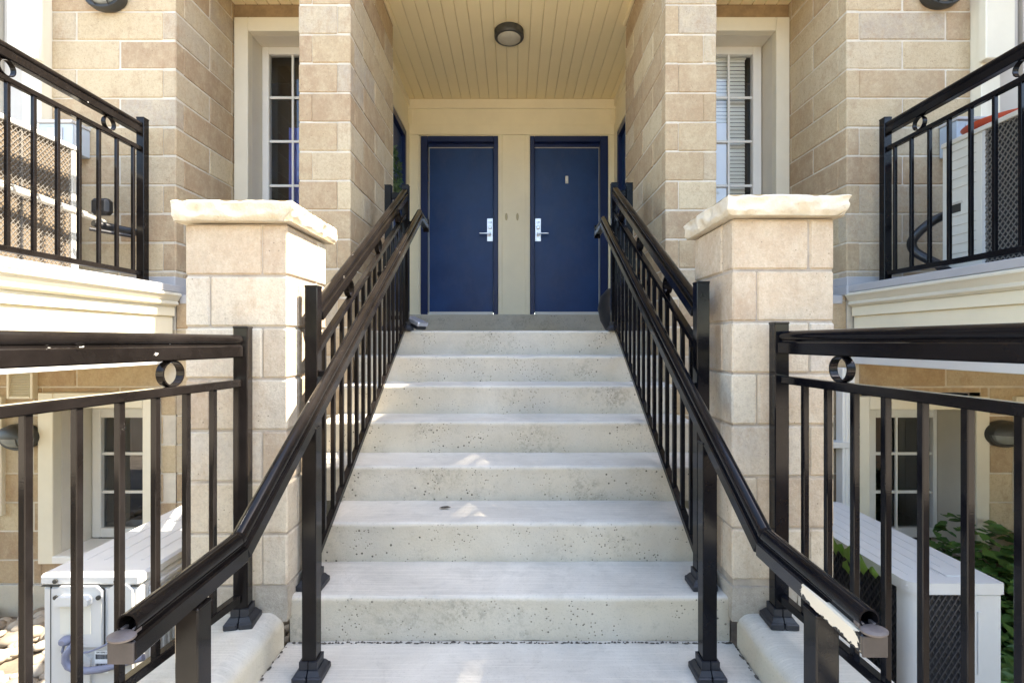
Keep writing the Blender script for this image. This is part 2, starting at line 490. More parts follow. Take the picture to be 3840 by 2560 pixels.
# ================================================================== SETTING: ground, path
GZ = -0.72
g = MB(); 
g.box(-40, 40, -40, 40, GZ-.3, GZ)
struct(g.build('ground', M['ground'], base=(0, 0, GZ)), 'brown gravelly soil of the sunken yards', 'ground')

def slab(mb, x0, x1, y0, y1, ztop, zbot, nx, ny, amp=.002):
    o = len(mb.v)
    for j in range(ny+1):
        for i in range(nx+1):
            x = x0+(x1-x0)*i/nx; y = y0+(y1-y0)*j/ny
            mb.v.append(Vector((x, y, ztop+amp*noise.noise(Vector((x*3, y*3, ztop*9))))))
    for j in range(ny):
        for i in range(nx):
            a = o+j*(nx+1)+i; mb.face((a, a+1, a+nx+2, a+nx+1))
    # skirt
    ring = [o+i for i in range(nx+1)]+[o+(j+1)*(nx+1)-1+(nx+1)*0 for j in range(1, ny+1)]
    ring = [o+i for i in range(nx+1)] + [o+j*(nx+1)+nx for j in range(1, ny+1)] + [o+ny*(nx+1)+i for i in range(nx-1, -1, -1)] + [o+j*(nx+1) for j in range(ny-1, 0, -1)]
    b0 = len(mb.v)
    for k in ring: mb.v.append(Vector((mb.v[k].x, mb.v[k].y, zbot)))
    m = len(ring)
    for k in range(m): mb.face((ring[k], ring[(k+1) % m], b0+(k+1) % m, b0+k))
    mb.face([b0+k for k in range(m)][::-1])
p = MB(); slab(p, -.885, .858, -.945, 1.955, 0, GZ-.1, 30, 50)
struct(p.build('path', M['concrete'], base=(0, 0, 0)), 'pale concrete path at the foot of the steps', 'path')

p = MB(); p.box(-16, 16, -18, -.95, GZ-.1, -.004)
struct(p.build('pavement', M['paver'], base=(0, -.95, 0)), 'warm paved forecourt in front of the steps', 'pavement')

# kerbs on both sides of the path
def kerb(xin, xout, y0, y1, label):
    mb = MB(); s = 1 if xout > xin else -1
    prof = [(0, GZ-.05), (0, .085), (.006, .106), (.030, .124), (.05, .131), (abs(xout-xin)-.03, .128), (abs(xout-xin), .10), (abs(xout-xin), GZ-.05)]
    ny = 40; o = len(mb.v); n = len(prof)
    for j in range(ny+1):
        y = y0+(y1-y0)*j/ny
        for i, (u, z) in enumerate(prof):
            q = Vector((xin+s*u, y, z))
            a = .006*noise.noise(Vector((u*8, y*7, z*6+xin)))
            mb.v.append(q+Vector((s*a if 0 < i < n-1 else 0, 0, a if 1 <= i <= n-2 else 0)))
    for j in range(ny):
        for i in range(n): mb.face((o+j*n+i, o+j*n+(i+1) % n, o+(j+1)*n+(i+1) % n, o+(j+1)*n+i))
    mb.face([o+i for i in range(n)][::-1]); mb.face([o+ny*n+i for i in range(n)])
    return struct(mb.build('kerb', M['concrete_kerb'], base=(xin, y1, 0), angle=50), label, 'kerb')
kerb(-.888, -1.22, -.94, 1.918, 'low rounded concrete kerb left of the path, under the worn fence')
kerb(.862, 1.20, -.94, 1.918, 'low rounded concrete kerb right of the path, under the glossy fence')
c = MB()
for sx, x0 in ((-1, -.882), (1, .855)):       # dirt and moss in the joint between path and kerb
    for i in range(46):
        y = .9+i*.0225+rnd.uniform(-.01, .01)
        c.lathe([(.001, 0), (rnd.uniform(.002, .006), .001), (.001, rnd.uniform(.002, .006))], (x0+rnd.uniform(-.004, .006), y, .001), n=6, sx=1, sy=rnd.uniform(1, 2.4))
for i in range(150):
    x = -.86+i*.0115+rnd.uniform(-.006, .006)
    c.lathe([(.001, 0), (rnd.uniform(.002, .006), .001), (.001, rnd.uniform(.002, .006))], (x, 1.942+rnd.uniform(-.005, .003), .001), n=6, sx=rnd.uniform(1, 2.4), sy=1)
tag(c.build('dirt', M['gapshade'], base=(0, 1.9, 0)), 'dark dirt crumbs in the joints of the path', 'dirt', kind='stuff')

# ================================================================== STEPS
RISE, GO, D0, ZL = .18, .301, 3.75, 1.26
def stair_mesh(mb, k0, k1, x0, x1, backd, nx):
    """treads k0..k1 (k = 0 is the landing), rounded and worn noses"""
    prof = []
    for k in range(k1, k0-1, -1):
        d = D0-k*GO; z = ZL-k*RISE
        prof.append((d+.012, z-RISE+.0)); prof.append((d+.010, z-RISE+.03))
        for q in range(4): prof.append((d+.009-.0022*q, z-RISE+.06+(RISE-.085)*q/3.2))
        for q in range(7):
            t = q/6*math.pi/2
            prof.append((d+.018-.018*math.cos(t), z-.018+.018*math.sin(t)))
        dn = (D0-(k-1)*GO+.012) if k > k0 else backd
        for q in range(1, 5): prof.append((d+.018+(dn-d-.018)*q/5, z+.0015*(q-2)*0))
    prof.append((backd, ZL-k0*RISE))
    o = len(mb.v); n = len(prof)
    for i in range(nx+1):
        x = x0+(x1-x0)*i/nx
        for (d, z) in prof:
            p_ = Vector((x, d, z))
            a = .0035*noise.noise(Vector((x*4, d*9, z*9))) + .0018*noise.noise(Vector((x*19, d*31, z*31)))
            chip = max(0, noise.noise(Vector((x*7, d*3, z*3)))-.38)*.03
            mb.v.append(Vector((x, d+a+chip*.5, z-chip*.6+.4*a)))
    for i in range(nx):
        for j in range(n-1):
            mb.face((o+i*n+j, o+(i+1)*n+j, o+(i+1)*n+j+1, o+i*n+j+1))
    # close the ends and the underside
    b = len(mb.v); zb = -.72
    for i in (0, nx):
        for j in range(n): mb.v.append(Vector((x0 if i == 0 else x1, prof[j][0], zb)))
    for e, i in ((0, 0), (1, nx)):
        for j in range(n-1):
            q = (o+i*n+j, o+i*n+j+1, b+e*n+j+1, b+e*n+j)
            mb.face(q if e == 0 else q[::-1])
st = thing('concrete_steps', 'wide pale concrete flight of pitted steps up to the two blue doors', 'steps', (0, 1.944, 0))
s = MB(); stair_mesh(s, 0, 4, -1.105, 1.03, 5.95, 150)
s.build('upper_flight', M['concrete'], st, angle=50, fix=False)
s = MB(); stair_mesh(s, 5, 6, -.878, .852, 2.56, 130)
s.build('lower_flight', M['concrete'], st, angle=50, fix=False)
s = MB(); s.box(-1.27, 1.235, 5.93, 6.3, 1.10, 1.503, .008)
s.box(-1.27, -1.106, 4.55, 5.94, 1.1, ZL-.002); s.box(1.031, 1.235, 4.55, 5.94, 1.1, ZL-.002)
s.build('door_step', M['concrete'], st)

# small leaf lying on a tread
s = MB(); c0 = Vector((-.335, 2.42, .368))
for i in range(6): pass
s.add([c0+Vector(v) for v in ((-.028, .004, 0), (-.012, .013, .004), (.012, .014, .006), (.03, .008, .002), (.012, -.004, .003), (-.012, -.006, .002))], [(0, 1, 2, 3, 4, 5)])
s.add([c0+Vector(v) for v in ((-.028, .004, -.001), (-.012, .013, .003), (.012, .014, .005), (.03, .008, .001), (.012, -.004, .002), (-.012, -.006, .001))], [(5, 4, 3, 2, 1, 0)])
tag(s.build('fallen_leaf', M['dry_leaf'], base=c0, fix=False), 'small dark dry leaf lying on the third tread from the bottom', 'leaf')

# ================================================================== PILLARS
def pillar(x0, d0, ztop, seed, label, capshift=0):
    S = .395; x1 = x0+S; d1 = d0+S
    root = thing('stone_pillar', label, 'pillar', ((x0+x1)/2, (d0+d1)/2, .13), 'square block pillars with stone caps beside the steps')
    q = random.Random(seed); mb = MB()
    mb.mat = 1; mb.box(x0+.006, x1-.006, d0+.006, d1-.006, .12, ztop-.002)
    mb.mat = 0
    z = ztop; k = 0; T = .095; J = .004
    while z > .34:
        a, b = z-.2, z
        if a < .24: a = .232
        za, zb = a+J, b-J
        def blk(xa, xb, ya, yb):
            mb.tint = q.random(); j = [q.uniform(-.0015, .0015) for _ in range(4)]
            mb.box(xa+j[0], xb+j[1], ya+j[2], yb+j[3], za, zb, .006)
        if k % 2 == 0:
            blk(x0, x0+.3-J, d0, d0+T); blk(x1-T, x1, d0, d0+.3-J); blk(x0+T+J, x1, d1-T, d1); blk(x0, x0+T, d0+T+J, d1)
        else:
            blk(x0+T+J, x1, d0, d0+T); blk(x1-T, x1, d0+T+J, d1); blk(x0, x0+.3-J, d1-T, d1); blk(x0, x0+T, d0, d0+.3-J)
        z -= .2; k += 1
    mb.build('shaft', [M['block_pale'], M['mortar_grey']], root)
    mb = MB(); mb.tint = .4            # rough plinth stones at the foot
    n = 14
    def rough(mb, X0, X1, Y0, Y1, Z0, Z1, nx, ny, nz, amp, seed, rock=0):
        import itertools
        idx = {}
        def vert(i, j, k):
            if (i, j, k) in idx: return idx[(i, j, k)]
            p_ = Vector((X0+(X1-X0)*i/nx, Y0+(Y1-Y0)*j/ny, Z0+(Z1-Z0)*k/nz))
            side = Vector((0, 0, 0))
            if i == 0: side.x = -1
            if i == nx: side.x = 1
            if j == 0: side.y = -1
            if j == ny: side.y = 1
            t = k/nz
            f = noise.noise(Vector((p_.x*9, p_.y*9, p_.z*14+seed)))*amp + noise.noise(Vector((p_.x*30, p_.y*30, p_.z*40+seed)))*amp*.5
            if rock:
                dv = noise.voronoi(Vector((p_.x*12+seed, p_.y*12, t*1.1+seed)))[0]
                sc2 = noise.noise(Vector((p_.x*17+seed, p_.y*17, t*2.5+9)))
                f = min(f, .003) - .050*max(0, .52-dv[0])*min(1, max(0, .93-t)*2.2) + .004*sc2
                f -= .016*max(0, .25-t)/.25
                if t > .9: f -= .004*max(0, noise.noise(Vector((p_.x*30, p_.y*30, seed))))*3
                if k == nz: f -= .006
            p_ += side*f + Vector((0, 0, (noise.noise(Vector((p_.x*6, p_.y*6, seed+5)))*amp*.3 if k in (0, nz) else 0)))
            idx[(i, j, k)] = len(mb.v); mb.v.append(p_); return idx[(i, j, k)]
        for i in range(nx):
            for j in range(ny):
                mb.face((vert(i, j, 0), vert(i, j+1, 0), vert(i+1, j+1, 0), vert(i+1, j, 0)))
                mb.face((vert(i, j, nz), vert(i+1, j, nz), vert(i+1, j+1, nz), vert(i, j+1, nz)))
        for k in range(nz):
            for i in range(nx):
                mb.face((vert(i, 0, k), vert(i+1, 0, k), vert(i+1, 0, k+1), vert(i, 0, k+1)))
                mb.face((vert(i, ny, k), vert(i, ny, k+1), vert(i+1, ny, k+1), vert(i+1, ny, k)))
            for j in range(ny):
                mb.face((vert(0, j, k), vert(0, j, k+1), vert(0, j+1, k+1), vert(0, j+1, k)))
                mb.face((vert(nx, j, k), vert(nx, j+1, k), vert(nx, j+1, k+1), vert(nx, j, k+1)))
    rough(mb, x0-.004, x0+.245, d0-.006, d1+.004, .10, .232, 10, 12, 6, .006, seed)
    rough(mb, x0+.252, x1+.004, d0-.006, d1+.004, .10, .232, 8, 12, 6, .006, seed+3)
    mb.build('plinth', M['stone_base'], root, angle=60)
    mb = MB()
    rough(mb, x0-.034, x1+.034, d0-.038, d1+.05, ztop+.004, ztop+.082, 70, 70, 14, .007, seed*3.7, 1)
    mb.build('cap', M['capstone'], root, angle=24)
    return root
pillar(-1.270, 1.92, 1.634, 3, 'tan block pillar left of the steps, half lit by the sun')
pillar(.847, 1.92, 1.655, 8, 'tan block pillar right of the steps, wholly in shade')

# ================================================================== BUILDING
bld = thing('apartment_building', 'tan block apartment building with cream porch, blue doors and balconies', 'building', (0, 3.44, GZ))
ZR = 1.264       # a course line of the block work
BL, BR = -2.34, 2.31
# bay fronts (lower windows are openings in them)
for s_, xb in ((-1, BL), (1, BR)):
    mb = MB()
    u = lambda x: abs(x-xb)
    holes = [(.105, .93, -.35, .826), (.86, 2.3, 1.55, 4.6)] if True else []
    block_wall(mb, (xb, 3.44, 0), (s_, 0, 0), (0, -1, 0), 2.4, GZ+.22, 4.6, ZR, (.09, .69, .6), (0, .39, .6), holes)
    # side of the bay facing the porch
    block_wall(mb, (xb, 3.44, 0), (0, 1, 0), (-s_, 0, 0), .74, 1.5, 4.6, ZR, (0, .39, .6), (.09, .69, .6))
    # lower wall carries on towards the steps
    block_wall(mb, (xb, 3.445, 0), (-s_, 0, 0), (0, -1, 0), 1.1, GZ+.22, 1.5, ZR, (0, .3, .6), (0, .6, .6))
    mb.build('wall', [M['block'], M['mortar']], bld)
    mb = MB(); mb.box(xb+s_*2.4, xb-s_*1.1, 3.43, 3.6, GZ-.1, GZ+.218, .004); mb.build('foundation', M['concrete_kerb'], bld)
# porch piers
for s_, xo, xi in ((-1, -1.466, -1.112), (1, 1.389, 1.038)):
    mb = MB()
    W = abs(xo-xi)
    block_wall(mb, (xo, 3.39, 0), (-s_, 0, 0), (0, -1, 0), W, -.7, 4.6, ZR+.012, (0, .262, 9), (.09, .8, 9), endA=W-.092)
    block_wall(mb, (xi, 3.39, 0), (0, 1, 0), (-s_, 0, 0), 1.2, -.7, 4.6, ZR+.012, (0, .30, .6), (.09, .60, .6))
    block_wall(mb, (xo, 3.39, 0), (0, 1, 0), (s_, 0, 0), .8, -.7, 4.6, ZR+.012, (.09, .6, .6), (0, .3, .6))
    mb.mat = 1; mb.box(xo-s_*.085, xi+s_*.085, 3.475, 4.58, -.7, 4.6)
    mb.build('pier', [M['block'] if s_ < 0 else M['block'], M['mortar']], bld)
# alcove: side walls, back wall, mouldings
XL, XR, DB = -1.277, 1.240, 6.04
mb = MB()
mb.box(XL-.1, XL, 4.58, 4.72, ZL-.1, 4.2); mb.box(XL-.1, XL, 5.83, DB+.1, ZL-.1, 4.2); mb.box(XL-.1, XL, 4.72, 5.83, 3.64, 4.2)
mb.box(XR, XR+.1, 4.58, 4.72, ZL-.1, 4.2); mb.box(XR, XR+.1, 5.83, DB+.1, ZL-.1, 4.2); mb.box(XR, XR+.1, 4.72, 5.83, 3.64, 4.2)
mb.box(XL-.1, -1.123, DB, DB+.16, 1.4, 3.72); mb.box(-.185, .203, DB, DB+.16, 1.4, 3.72); mb.box(1.148, XR+.1, DB, DB+.16, 1.4, 3.72)
mb.box(XL-.1, XR+.1, DB, DB+.16, 3.67, 4.2)
mb.build('porch_wall', M['cream'], bld)
mb = MB()
mb.box(XL+.001, XR-.001, DB-.022, DB+.01, 4.005, 4.118, .003)
mb.box(XL+.001, XR-.001, DB-.018, DB+.01, 3.690, 3.805, .003)
mb.box(XL+.018, XL+.055, DB-.012, DB+.01, 3.806, 4.004, .002); mb.box(XR-.055, XR-.018, DB-.012, DB+.01, 3.806, 4.004, .002)
for xx, s_ in ((XL, 1), (XR, -1)):
    mb.box(xx-.01*s_, xx+.018*s_, 4.60, DB-.024, 4.03, 4.118, .003); mb.box(xx-.01*s_, xx+.018*s_, 4.60, DB-.024, 3.665, 3.80, .003)
    mb.box(xx-.01*s_, xx+.018*s_, 5.85, DB-.001, 1.503, 3.66, .002)
for a, b in ((-.184, -.135), (.150, .202), (-1.275, -1.15), (1.152, 1.238)):
    mb.box(a, b, DB-.014, DB+.01, 1.504, 3.688, .003)
mb.box(-.128, .143, DB-.006, DB+.01, 1.504, 3.688, .002)
for xx, s_ in ((-1.112, -1), (1.038, 1)):
    mb.box(xx+s_*.004, xx+s_*.17, 4.594, 4.612, ZL, 4.1, .002)
mb.build('porch_moulding', M['cream'], bld)
# ceiling of narrow planks
mb = MB(); n = 25; wd = (1.40-(-1.42))/n
for i in range(n):
    a = -1.42+i*wd
    mb.mat = 0; mb.box(a+.002, a+wd-.002, 3.36, 6.08, 4.12, 4.16, .004)
mb.mat = 1; mb.box(-1.42, 1.40, 3.37, 6.08, 4.13, 4.3)
mb.build('ceiling', [M['plank'], M['groove']], bld)
for a, b in ((-1.110, -1.085), (1.012, 1.036)):
    mb = MB(); mb.box(a, b, 3.38, 4.59, 4.085, 4.119, .004); mb.build('ceiling_trim', M['plank'], bld)
mb = MB(); mb.box(-1.49, 1.41, 3.34, 3.36, 4.161, 5.0); mb.build('porch_fascia', M['ivory'], bld)
# upper storey mass above what the photo shows
mb = MB(); mb.box(-7.5, 7.5, 3.5, 12, 4.61, 7.9); mb.build('upper_storey', M['block_warm'], bld)
mb = MB(); mb.box(-7.8, 7.8, 3.45, 12.2, 7.91, 8.1); mb.build('roof', M['dark'], bld)
for a, b in ((-7.5, -4.72), (4.72, 7.5)):
    mb = MB(); mb.box(a, b, 3.5, 12, GZ, 4.6); mb.build('outer_wall', M['block_warm'], bld)
# wing block, unseen, added out of view at the right to shade the steps
mb = MB(); mb.box(4.75, 10, 1.0, 3.49, GZ, 6.2); mb.build('wing', M['block_warm'], bld)
# added unseen screen above it, slots shaped to throw sun streaks on the treads
slots = [(.72, 2.95, -.16, 2.90, -.20), (.72, 2.95, -.215, 2.90, -.255), (.54, 2.84, -.19, 2.57, -.285), (.54, 2.84, -.084, 2.57, -.177), (.36, 2.54, -.19, 2.33, -.254), (.36, 2.54, -.042, 2.27, -.175), (.36, 2.54, -.060, 2.27, -.193),
         (.18, 2.24, -.047, 2.06, -.17), (0.0, 1.90, -.12, 1.82, -.15), (0.0, 1.78, -.15, 1.60, -.17)]
kz = math.tan(R(SUN_EL))/math.sin(R(SUN_AZ)); ky = math.cos(R(SUN_AZ))/math.sin(R(SUN_AZ))
SX = 4.75; mb = MB()
mb.box(SX, SX+.03, .95, 3.49, 6.2, 6.40); mb.box(SX, SX+.03, .95, 3.49, 7.32, 8.14)
dz = .004
for r_ in range(int(round(.92/dz))):
    Z = 6.40+(r_+.5)*dz; cuts = []
    for (z, yb, xb_, yf, xf_) in slots:
        x = SX-(Z-z)/kz
        for (hw,) in ((.0055,),):
            # y range where |x - line(y)| < hw
            m_ = (xb_-xf_)/(yb-yf)
            ya = yf+((x-hw)-xf_)/m_; yc = yf+((x+hw)-xf_)/m_
            ya, yc = max(yf, min(ya, yc)), min(yb, max(ya, yc))
            if yc > ya: cuts.append((ya+(SX-x)*ky, yc+(SX-x)*ky))
    a = .95
    for (c0, c1) in sorted(cuts):
        if c0 > a: mb.box(SX, SX+.004, a, c0, Z-dz/2, Z+dz/2)
        a = max(a, c1)
    mb.box(SX, SX+.004, a, 3.49, Z-dz/2, Z+dz/2)
mb.build('roof_screen', M['hood'], bld, fix=False)

# ---- doors
TXT = {}
def text_mesh(body, size, loc, rot, mat, name, parent, depth=.0008):
    cu = bpy.data.curves.new(name, 'FONT'); cu.body = body; cu.size = size; cu.align_x = 'CENTER'; cu.align_y = 'CENTER'; cu.extrude = depth
    t = bpy.data.objects.new(name, cu); COL.objects.link(t)
    me = bpy.data.meshes.new_from_object(t)
    COL.objects.unlink(t); bpy.data.objects.remove(t)
    me.name = name; me.materials.clear(); me.materials.append(mat)
    o = bpy.data.objects.new(name, me); COL.objects.link(o); o.parent = parent
    r = parent
    while r.parent: r = r.parent
    o.location = Vector(loc)-r.location; o.rotation_euler = rot
    return o
def front_door(x0, x1, lx0, lx1, hinge, num, label, knocker=False):
    mb = MB(); zb, zt = 1.504, 3.666; d = DB
    mb.box(x0, lx0-.004, d-.03, d+.12, zb, zt, .004); mb.box(lx1+.004, x1, d-.03, d+.12, zb, zt, .004)
    mb.box(lx0-.003, lx1+.003, d-.03, d+.12, 3.60, zt, .004)
    for a, b in ((x0+.03, lx0-.004), (lx1+.004, x1-.02)): pass
    mb.box(lx0-.003, lx1+.003, d+.035, d+.12, 3.555, 3.599, .003)
    door = MB(); door.box(lx0, lx1, d+.045, d+.09, zb+.025, 3.545, .003)
    o = door.build('door', M['navy'], bld); o['label'] = label
    mb.build('frame', M['navy_frame'], o)
    m = MB(); hx = lx0-.001 if hinge == 'l' else lx1-.009
    m.box(hx+.002, hx+.008, d+.032, d+.05, zb+.03, 3.552, .001); m.box(lx0, lx1, d+.036, d+.05, 3.547, 3.553, .001)
    m.build('weatherstrip', M['trim_line'], o)
    m = MB(); m.box(lx0+.004, lx1-.004, d+.033, d+.046, zb+.004, zb+.038, .002)
    m.build('kick_sweep', M['white'], o)
    hs = 1 if hinge == 'r' else -1
    px0 = lx1-.078 if hinge == 'l' else lx0+.006
    pc = px0+.036
    m = MB(); m.box(px0, px0+.072, d+.036, d+.046, 2.403, 2.684, .003)
    m.lathe([(.022, 0), (.022, .008), (.017, .014), (.004, .015)], (pc+.001, d+.036, 2.570), (0, -1, 0), 20)
    m.build('lock_plate', M['silver'], o)
    m = MB(); dirx = -1 if hinge == 'l' else 1
    m.lathe([(.017, 0), (.015, .03), (.012, .05)], (pc, d+.036, 2.487), (0, -1, 0), 16)
    m.bar((pc-dirx*.012, d-.016, 2.491), (pc+dirx*.128, d-.016, 2.491), .018, .017, .005)
    m.build('handle', M['silver'], o)
    text_mesh(num, .030, (pc, d+.0355, 2.634), (R(90), 0, 0), M['ink'], 'number', o)
    if knocker:
        m = MB(); kx = .655
        m.box(kx-.018, kx+.018, d+.035, d+.046, 3.11, 3.205, .008); m.lathe([(.009, 0), (.006, .006)], (kx, d+.035, 3.135), (0, -1, 0), 12)
        m.build('door_viewer', M['white'], o)
front_door(-1.122, -.186, -1.036, -.244, 'l', '128', 'blue door left of the cream panel, without a viewer plate')
front_door(.204, 1.147, .260, 1.052, 'r', '129', 'blue door with a small white viewer plate', True)
def side_door(x, s_, label):
    mb = MB(); mb.box(x-s_*.05, x-s_*.02, 4.78, 5.78, 1.505, 3.56, .003)
    o = mb.build('door', M['navy'], bld); o['label'] = label
    m = MB(); m.box(x-s_*.09, x+s_*.022, 5.765, 5.828, 1.505, 3.638, .003); m.box(x-s_*.09, x+s_*.022, 4.722, 4.785, 1.505, 3.638, .003)
    m.box(x-s_*.09, x+s_*.022, 4.786, 5.764, 3.565, 3.638, .003); m.build('frame', M['navy_frame'], o)
    m = MB(); m.box(x-s_*.1, x+s_*.03, 4.722, 5.828, 1.26, 1.503); m.build('threshold', M['concrete'], o)
side_door(XL, 1, 'blue door in the left side wall of the porch')
side_door(XR, -1, 'blue door in the right side wall of the porch')
for xx in (-.085, .050):
    mb = MB(); mb.lathe([(.017, 0), (.016, .004), (.008, .006)], (xx, DB-.006, 2.693), (0, -1, 0), 18, 1, 2.7)
    mb.build('doorbell', M['brass'], bld)

# ---- windows
def window(xg0, xg1, xf0, xf1, zt, zb, d, muv, muh, glassmat, ztrim, trim, jam, label, sill=True, panel=None):
    """glass edges, frame edges, frame top/bottom, depth of the frame face, muntin positions"""
    mb = MB()
    mb.box(xf0, xg0, d, d+.06, zb, zt, .005); mb.box(xg1, xf1, d, d+.06, zb, zt, .005)
    mb.box(xg0, xg1, d+.001, d+.06, zt-.072, zt, .005); mb.box(xg0, xg1, d+.001, d+.06, zb, zb+.07, .005)
    root = mb.build('window', M['white'], bld); root['label'] = label
    m = MB()
    if not muv:
        for z in muh:
            m2 = MB(); m2.box(xg0, xg1, d+.018, d+.030, z-.011, z+.011, .002); m2.build('glazing_bar', M['white'], root)
        muh = []
    for x in muv: m.box(x-.009, x+.009, d+.016, d+.032, zb+.07, zt-.072, .002)
    for z in muh: m.box(xg0, xg1, d+.018, d+.030, z-.011, z+.011, .002)
    if muv: m.build('muntins', M['white'], root)
    m = MB(); m.add([(xg0-.005, d+.036, zb+.06), (xg1+.005, d+.036, zb+.06), (xg1+.005, d+.036, zt-.06), (xg0-.005, d+.036, zt-.06)], [(0, 1, 2, 3)]); m.build('pane', glassmat, root, fix=False)
    m = MB(); (a, b, tz, bz, td) = trim          # outer edges, top, bottom, front depth
    wd = jam
    m.box(a, a+wd, td-.02, td+.05, bz, tz, .004); m.box(b-wd, b, td-.02, td+.05, bz, tz, .004)
    m.box(a+wd+.001, b-wd-.001, td-.02, td+.05, tz-wd, tz, .004)
    m.build('surround', M['ivory'], root)
    m = MB()
    m.box(a+wd-.03, a+wd-.001, td+.051, d+.07, bz, tz-wd+.03, .002); m.box(b-wd+.001, b-wd+.03, td+.051, d+.07, bz, tz-wd+.03, .002)
    m.box(a+wd, b-wd, td+.052, d+.07, tz-wd+.001, tz-wd+.03, .002)
    m.box(a+wd, xf0-.001, d+.002, d+.06, bz, tz-wd, .002) if xf0-a-wd > .01 else None
    m.box(xf1+.001, b-wd, d+.002, d+.06, bz, tz-wd, .002) if b-wd-xf1 > .01 else None
    m.build('reveal', M['reveal'], root)
    if sill:
        m = MB(); m.box(a+wd, b-wd, td-.03, d, zb-.055, zb-.003, .005); m.build('sill', M['white'], root)
    m = MB(); rx0, rx1 = min(xf0, xf1)-.3, max(xf0, xf1)+.3
    m.box(rx0, rx1, d+.75, d+.78, zb-.1, zt+.1); m.box(rx0, rx0+.02, d+.08, d+.749, zb-.1, zt+.1); m.box(rx1-.02, rx1, d+.08, d+.749, zb-.1, zt+.1)
    m.box(rx0, rx1, d+.08, d+.749, zt+.06, zt+.099); m.box(rx0, rx1, d+.08, d+.749, zb-.099, zb-.06)
    m.build('dark_room', M['interior'], root)
    return root
uh = [3.333, 2.946, 2.555, 2.17]
wL = window(-2.154, -1.64, -2.214, -1.58, 3.778, 1.74, 4.37, [-1.951, -1.80], uh, M['glass'], 0, (-2.331, -1.468, 3.883, 1.6, 4.16), .116, 'tall upper window with a dark room and blue curtain')
wR = window(1.57, 2.111, 1.51, 2.187, 3.778, 1.74, 4.37, [1.905, 1.70], uh, M['glass'], 0, (1.391, 2.306, 3.883, 1.6, 4.16), .112, 'tall upper window with a lowered white slat blind')
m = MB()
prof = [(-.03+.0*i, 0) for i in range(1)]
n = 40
for i in range(n):                                  # blue backing in folds behind the pane
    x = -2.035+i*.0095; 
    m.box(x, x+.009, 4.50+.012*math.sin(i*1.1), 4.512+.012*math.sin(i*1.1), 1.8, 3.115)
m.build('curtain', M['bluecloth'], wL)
m = MB()
for i in range(58):                                 # blind slats
    z = 3.69-i*.0335
    m.bar((1.575, 4.452, z), (2.075, 4.452, z), .030, .0022, 0, up=Vector((0, -.985, .17)))
m.box(1.93, 1.933, 4.43, 4.433, 1.8, 3.7); m.box(1.57, 2.08, 4.435, 4.47, 3.70, 3.73)
m.build('blind', M['blind'], wR)
m = MB(); m.box(1.55, 1.915, 4.4115, 4.4145, 1.82, 3.118); m.build('paper_sheet', M['sheet'], wR)  # flat white backing just behind the pane
lh = [.335, .047]
window(-3.095, -2.60, -3.16, -2.53, .68, -.29, 3.72, [], lh, M['glass_dark'], 0, (-3.27, -2.445, .826, -.35, 3.43), .105, 'lower window behind the white box unit, with two glazing bars', True)
window(2.72, 3.15, 2.65, 3.18, .68, -.29, 3.72, [2.886], lh, M['glass_dark'], 0, (2.36, 3.275, .80, -.35, 3.43), .09, 'lower window with a grid of white glazing bars', False)
m = MB(); m.box(2.45, 2.649, 3.70, 3.79, -.34, .705, .003); m.build('window_mullion', M['ivory'], bld)

# recess boards and soffits over the upper windows
for a, b in ((-2.34, -1.466), (1.389, 2.31)):
    m = MB(); m.box(a, b, 4.165, 4.3, 3.884, 4.02); m.build('frieze_board', M['board'], bld)
    m = MB(); m.box(a, b, 4.17, 4.30, 1.2, 1.60); m.build('apron_board', M['board'], bld)
    m = MB(); n = 9; wd = (b-a)/n
    for i in range(n):
        m.mat = 0; m.box(a+i*wd+.003, a+(i+1)*wd-.003, 3.46, 4.164, 4.0, 4.02, .003)
        m.mat = 1; m.box(a+i*wd+.03, a+(i+1)*wd-.03, 4.06, 4.10, 3.9985, 4.001)
    m.mat = 1; m.box(a, b, 3.47, 4.3, 4.021, 4.1); m.build('soffit', [M['plank'], M['groove']], bld)
    m = MB(); m.box(a, b, 4.31, 4.36, 1.2, 4.2); 
# patio door surrounds at the outer edges of the upper bays
for s_, xb in ((-1, BL), (1, BR)):
    m = MB()
    xa = lambda u: xb+s_*u
    m.box(xa(.86), xa(.99), 3.36, 3.5, 1.56, 4.6, .005)
    m.box(xa(.835), xa(1.03), 3.30, 3.359, 3.06, 4.6, .006)
    m.box(xa(.85), xa(.90), 3.352, 3.3595, 1.56, 3.05, .003)
    o = m.build('door_surround', M['ivory'], bld)
    m = MB(); m.box(xa(.992), xa(1.20), 3.45, 3.5, 1.56, 4.6, .003); m.box(xa(1.205), xa(1.24), 3.42, 3.5, 1.56, 4.6, .004); m.build('side_panel', M['taupe'], o)
    m = MB(); m.box(xa(1.245), xa(1.40), 3.40, 3.5, 1.56, 4.6, .004); m.build('sliding_door_frame', M['white'], o)
    m = MB(); m.box(xa(1.405), xa(2.3), 3.47, 3.5, 1.56, 4.6); m.build('pane', M['glass_dark'], o)
    m = MB(); m.box(xa(.8), xa(2.38), 3.9, 3.95, 1.5, 4.6); m.build('dark_room', M['interior'], o)

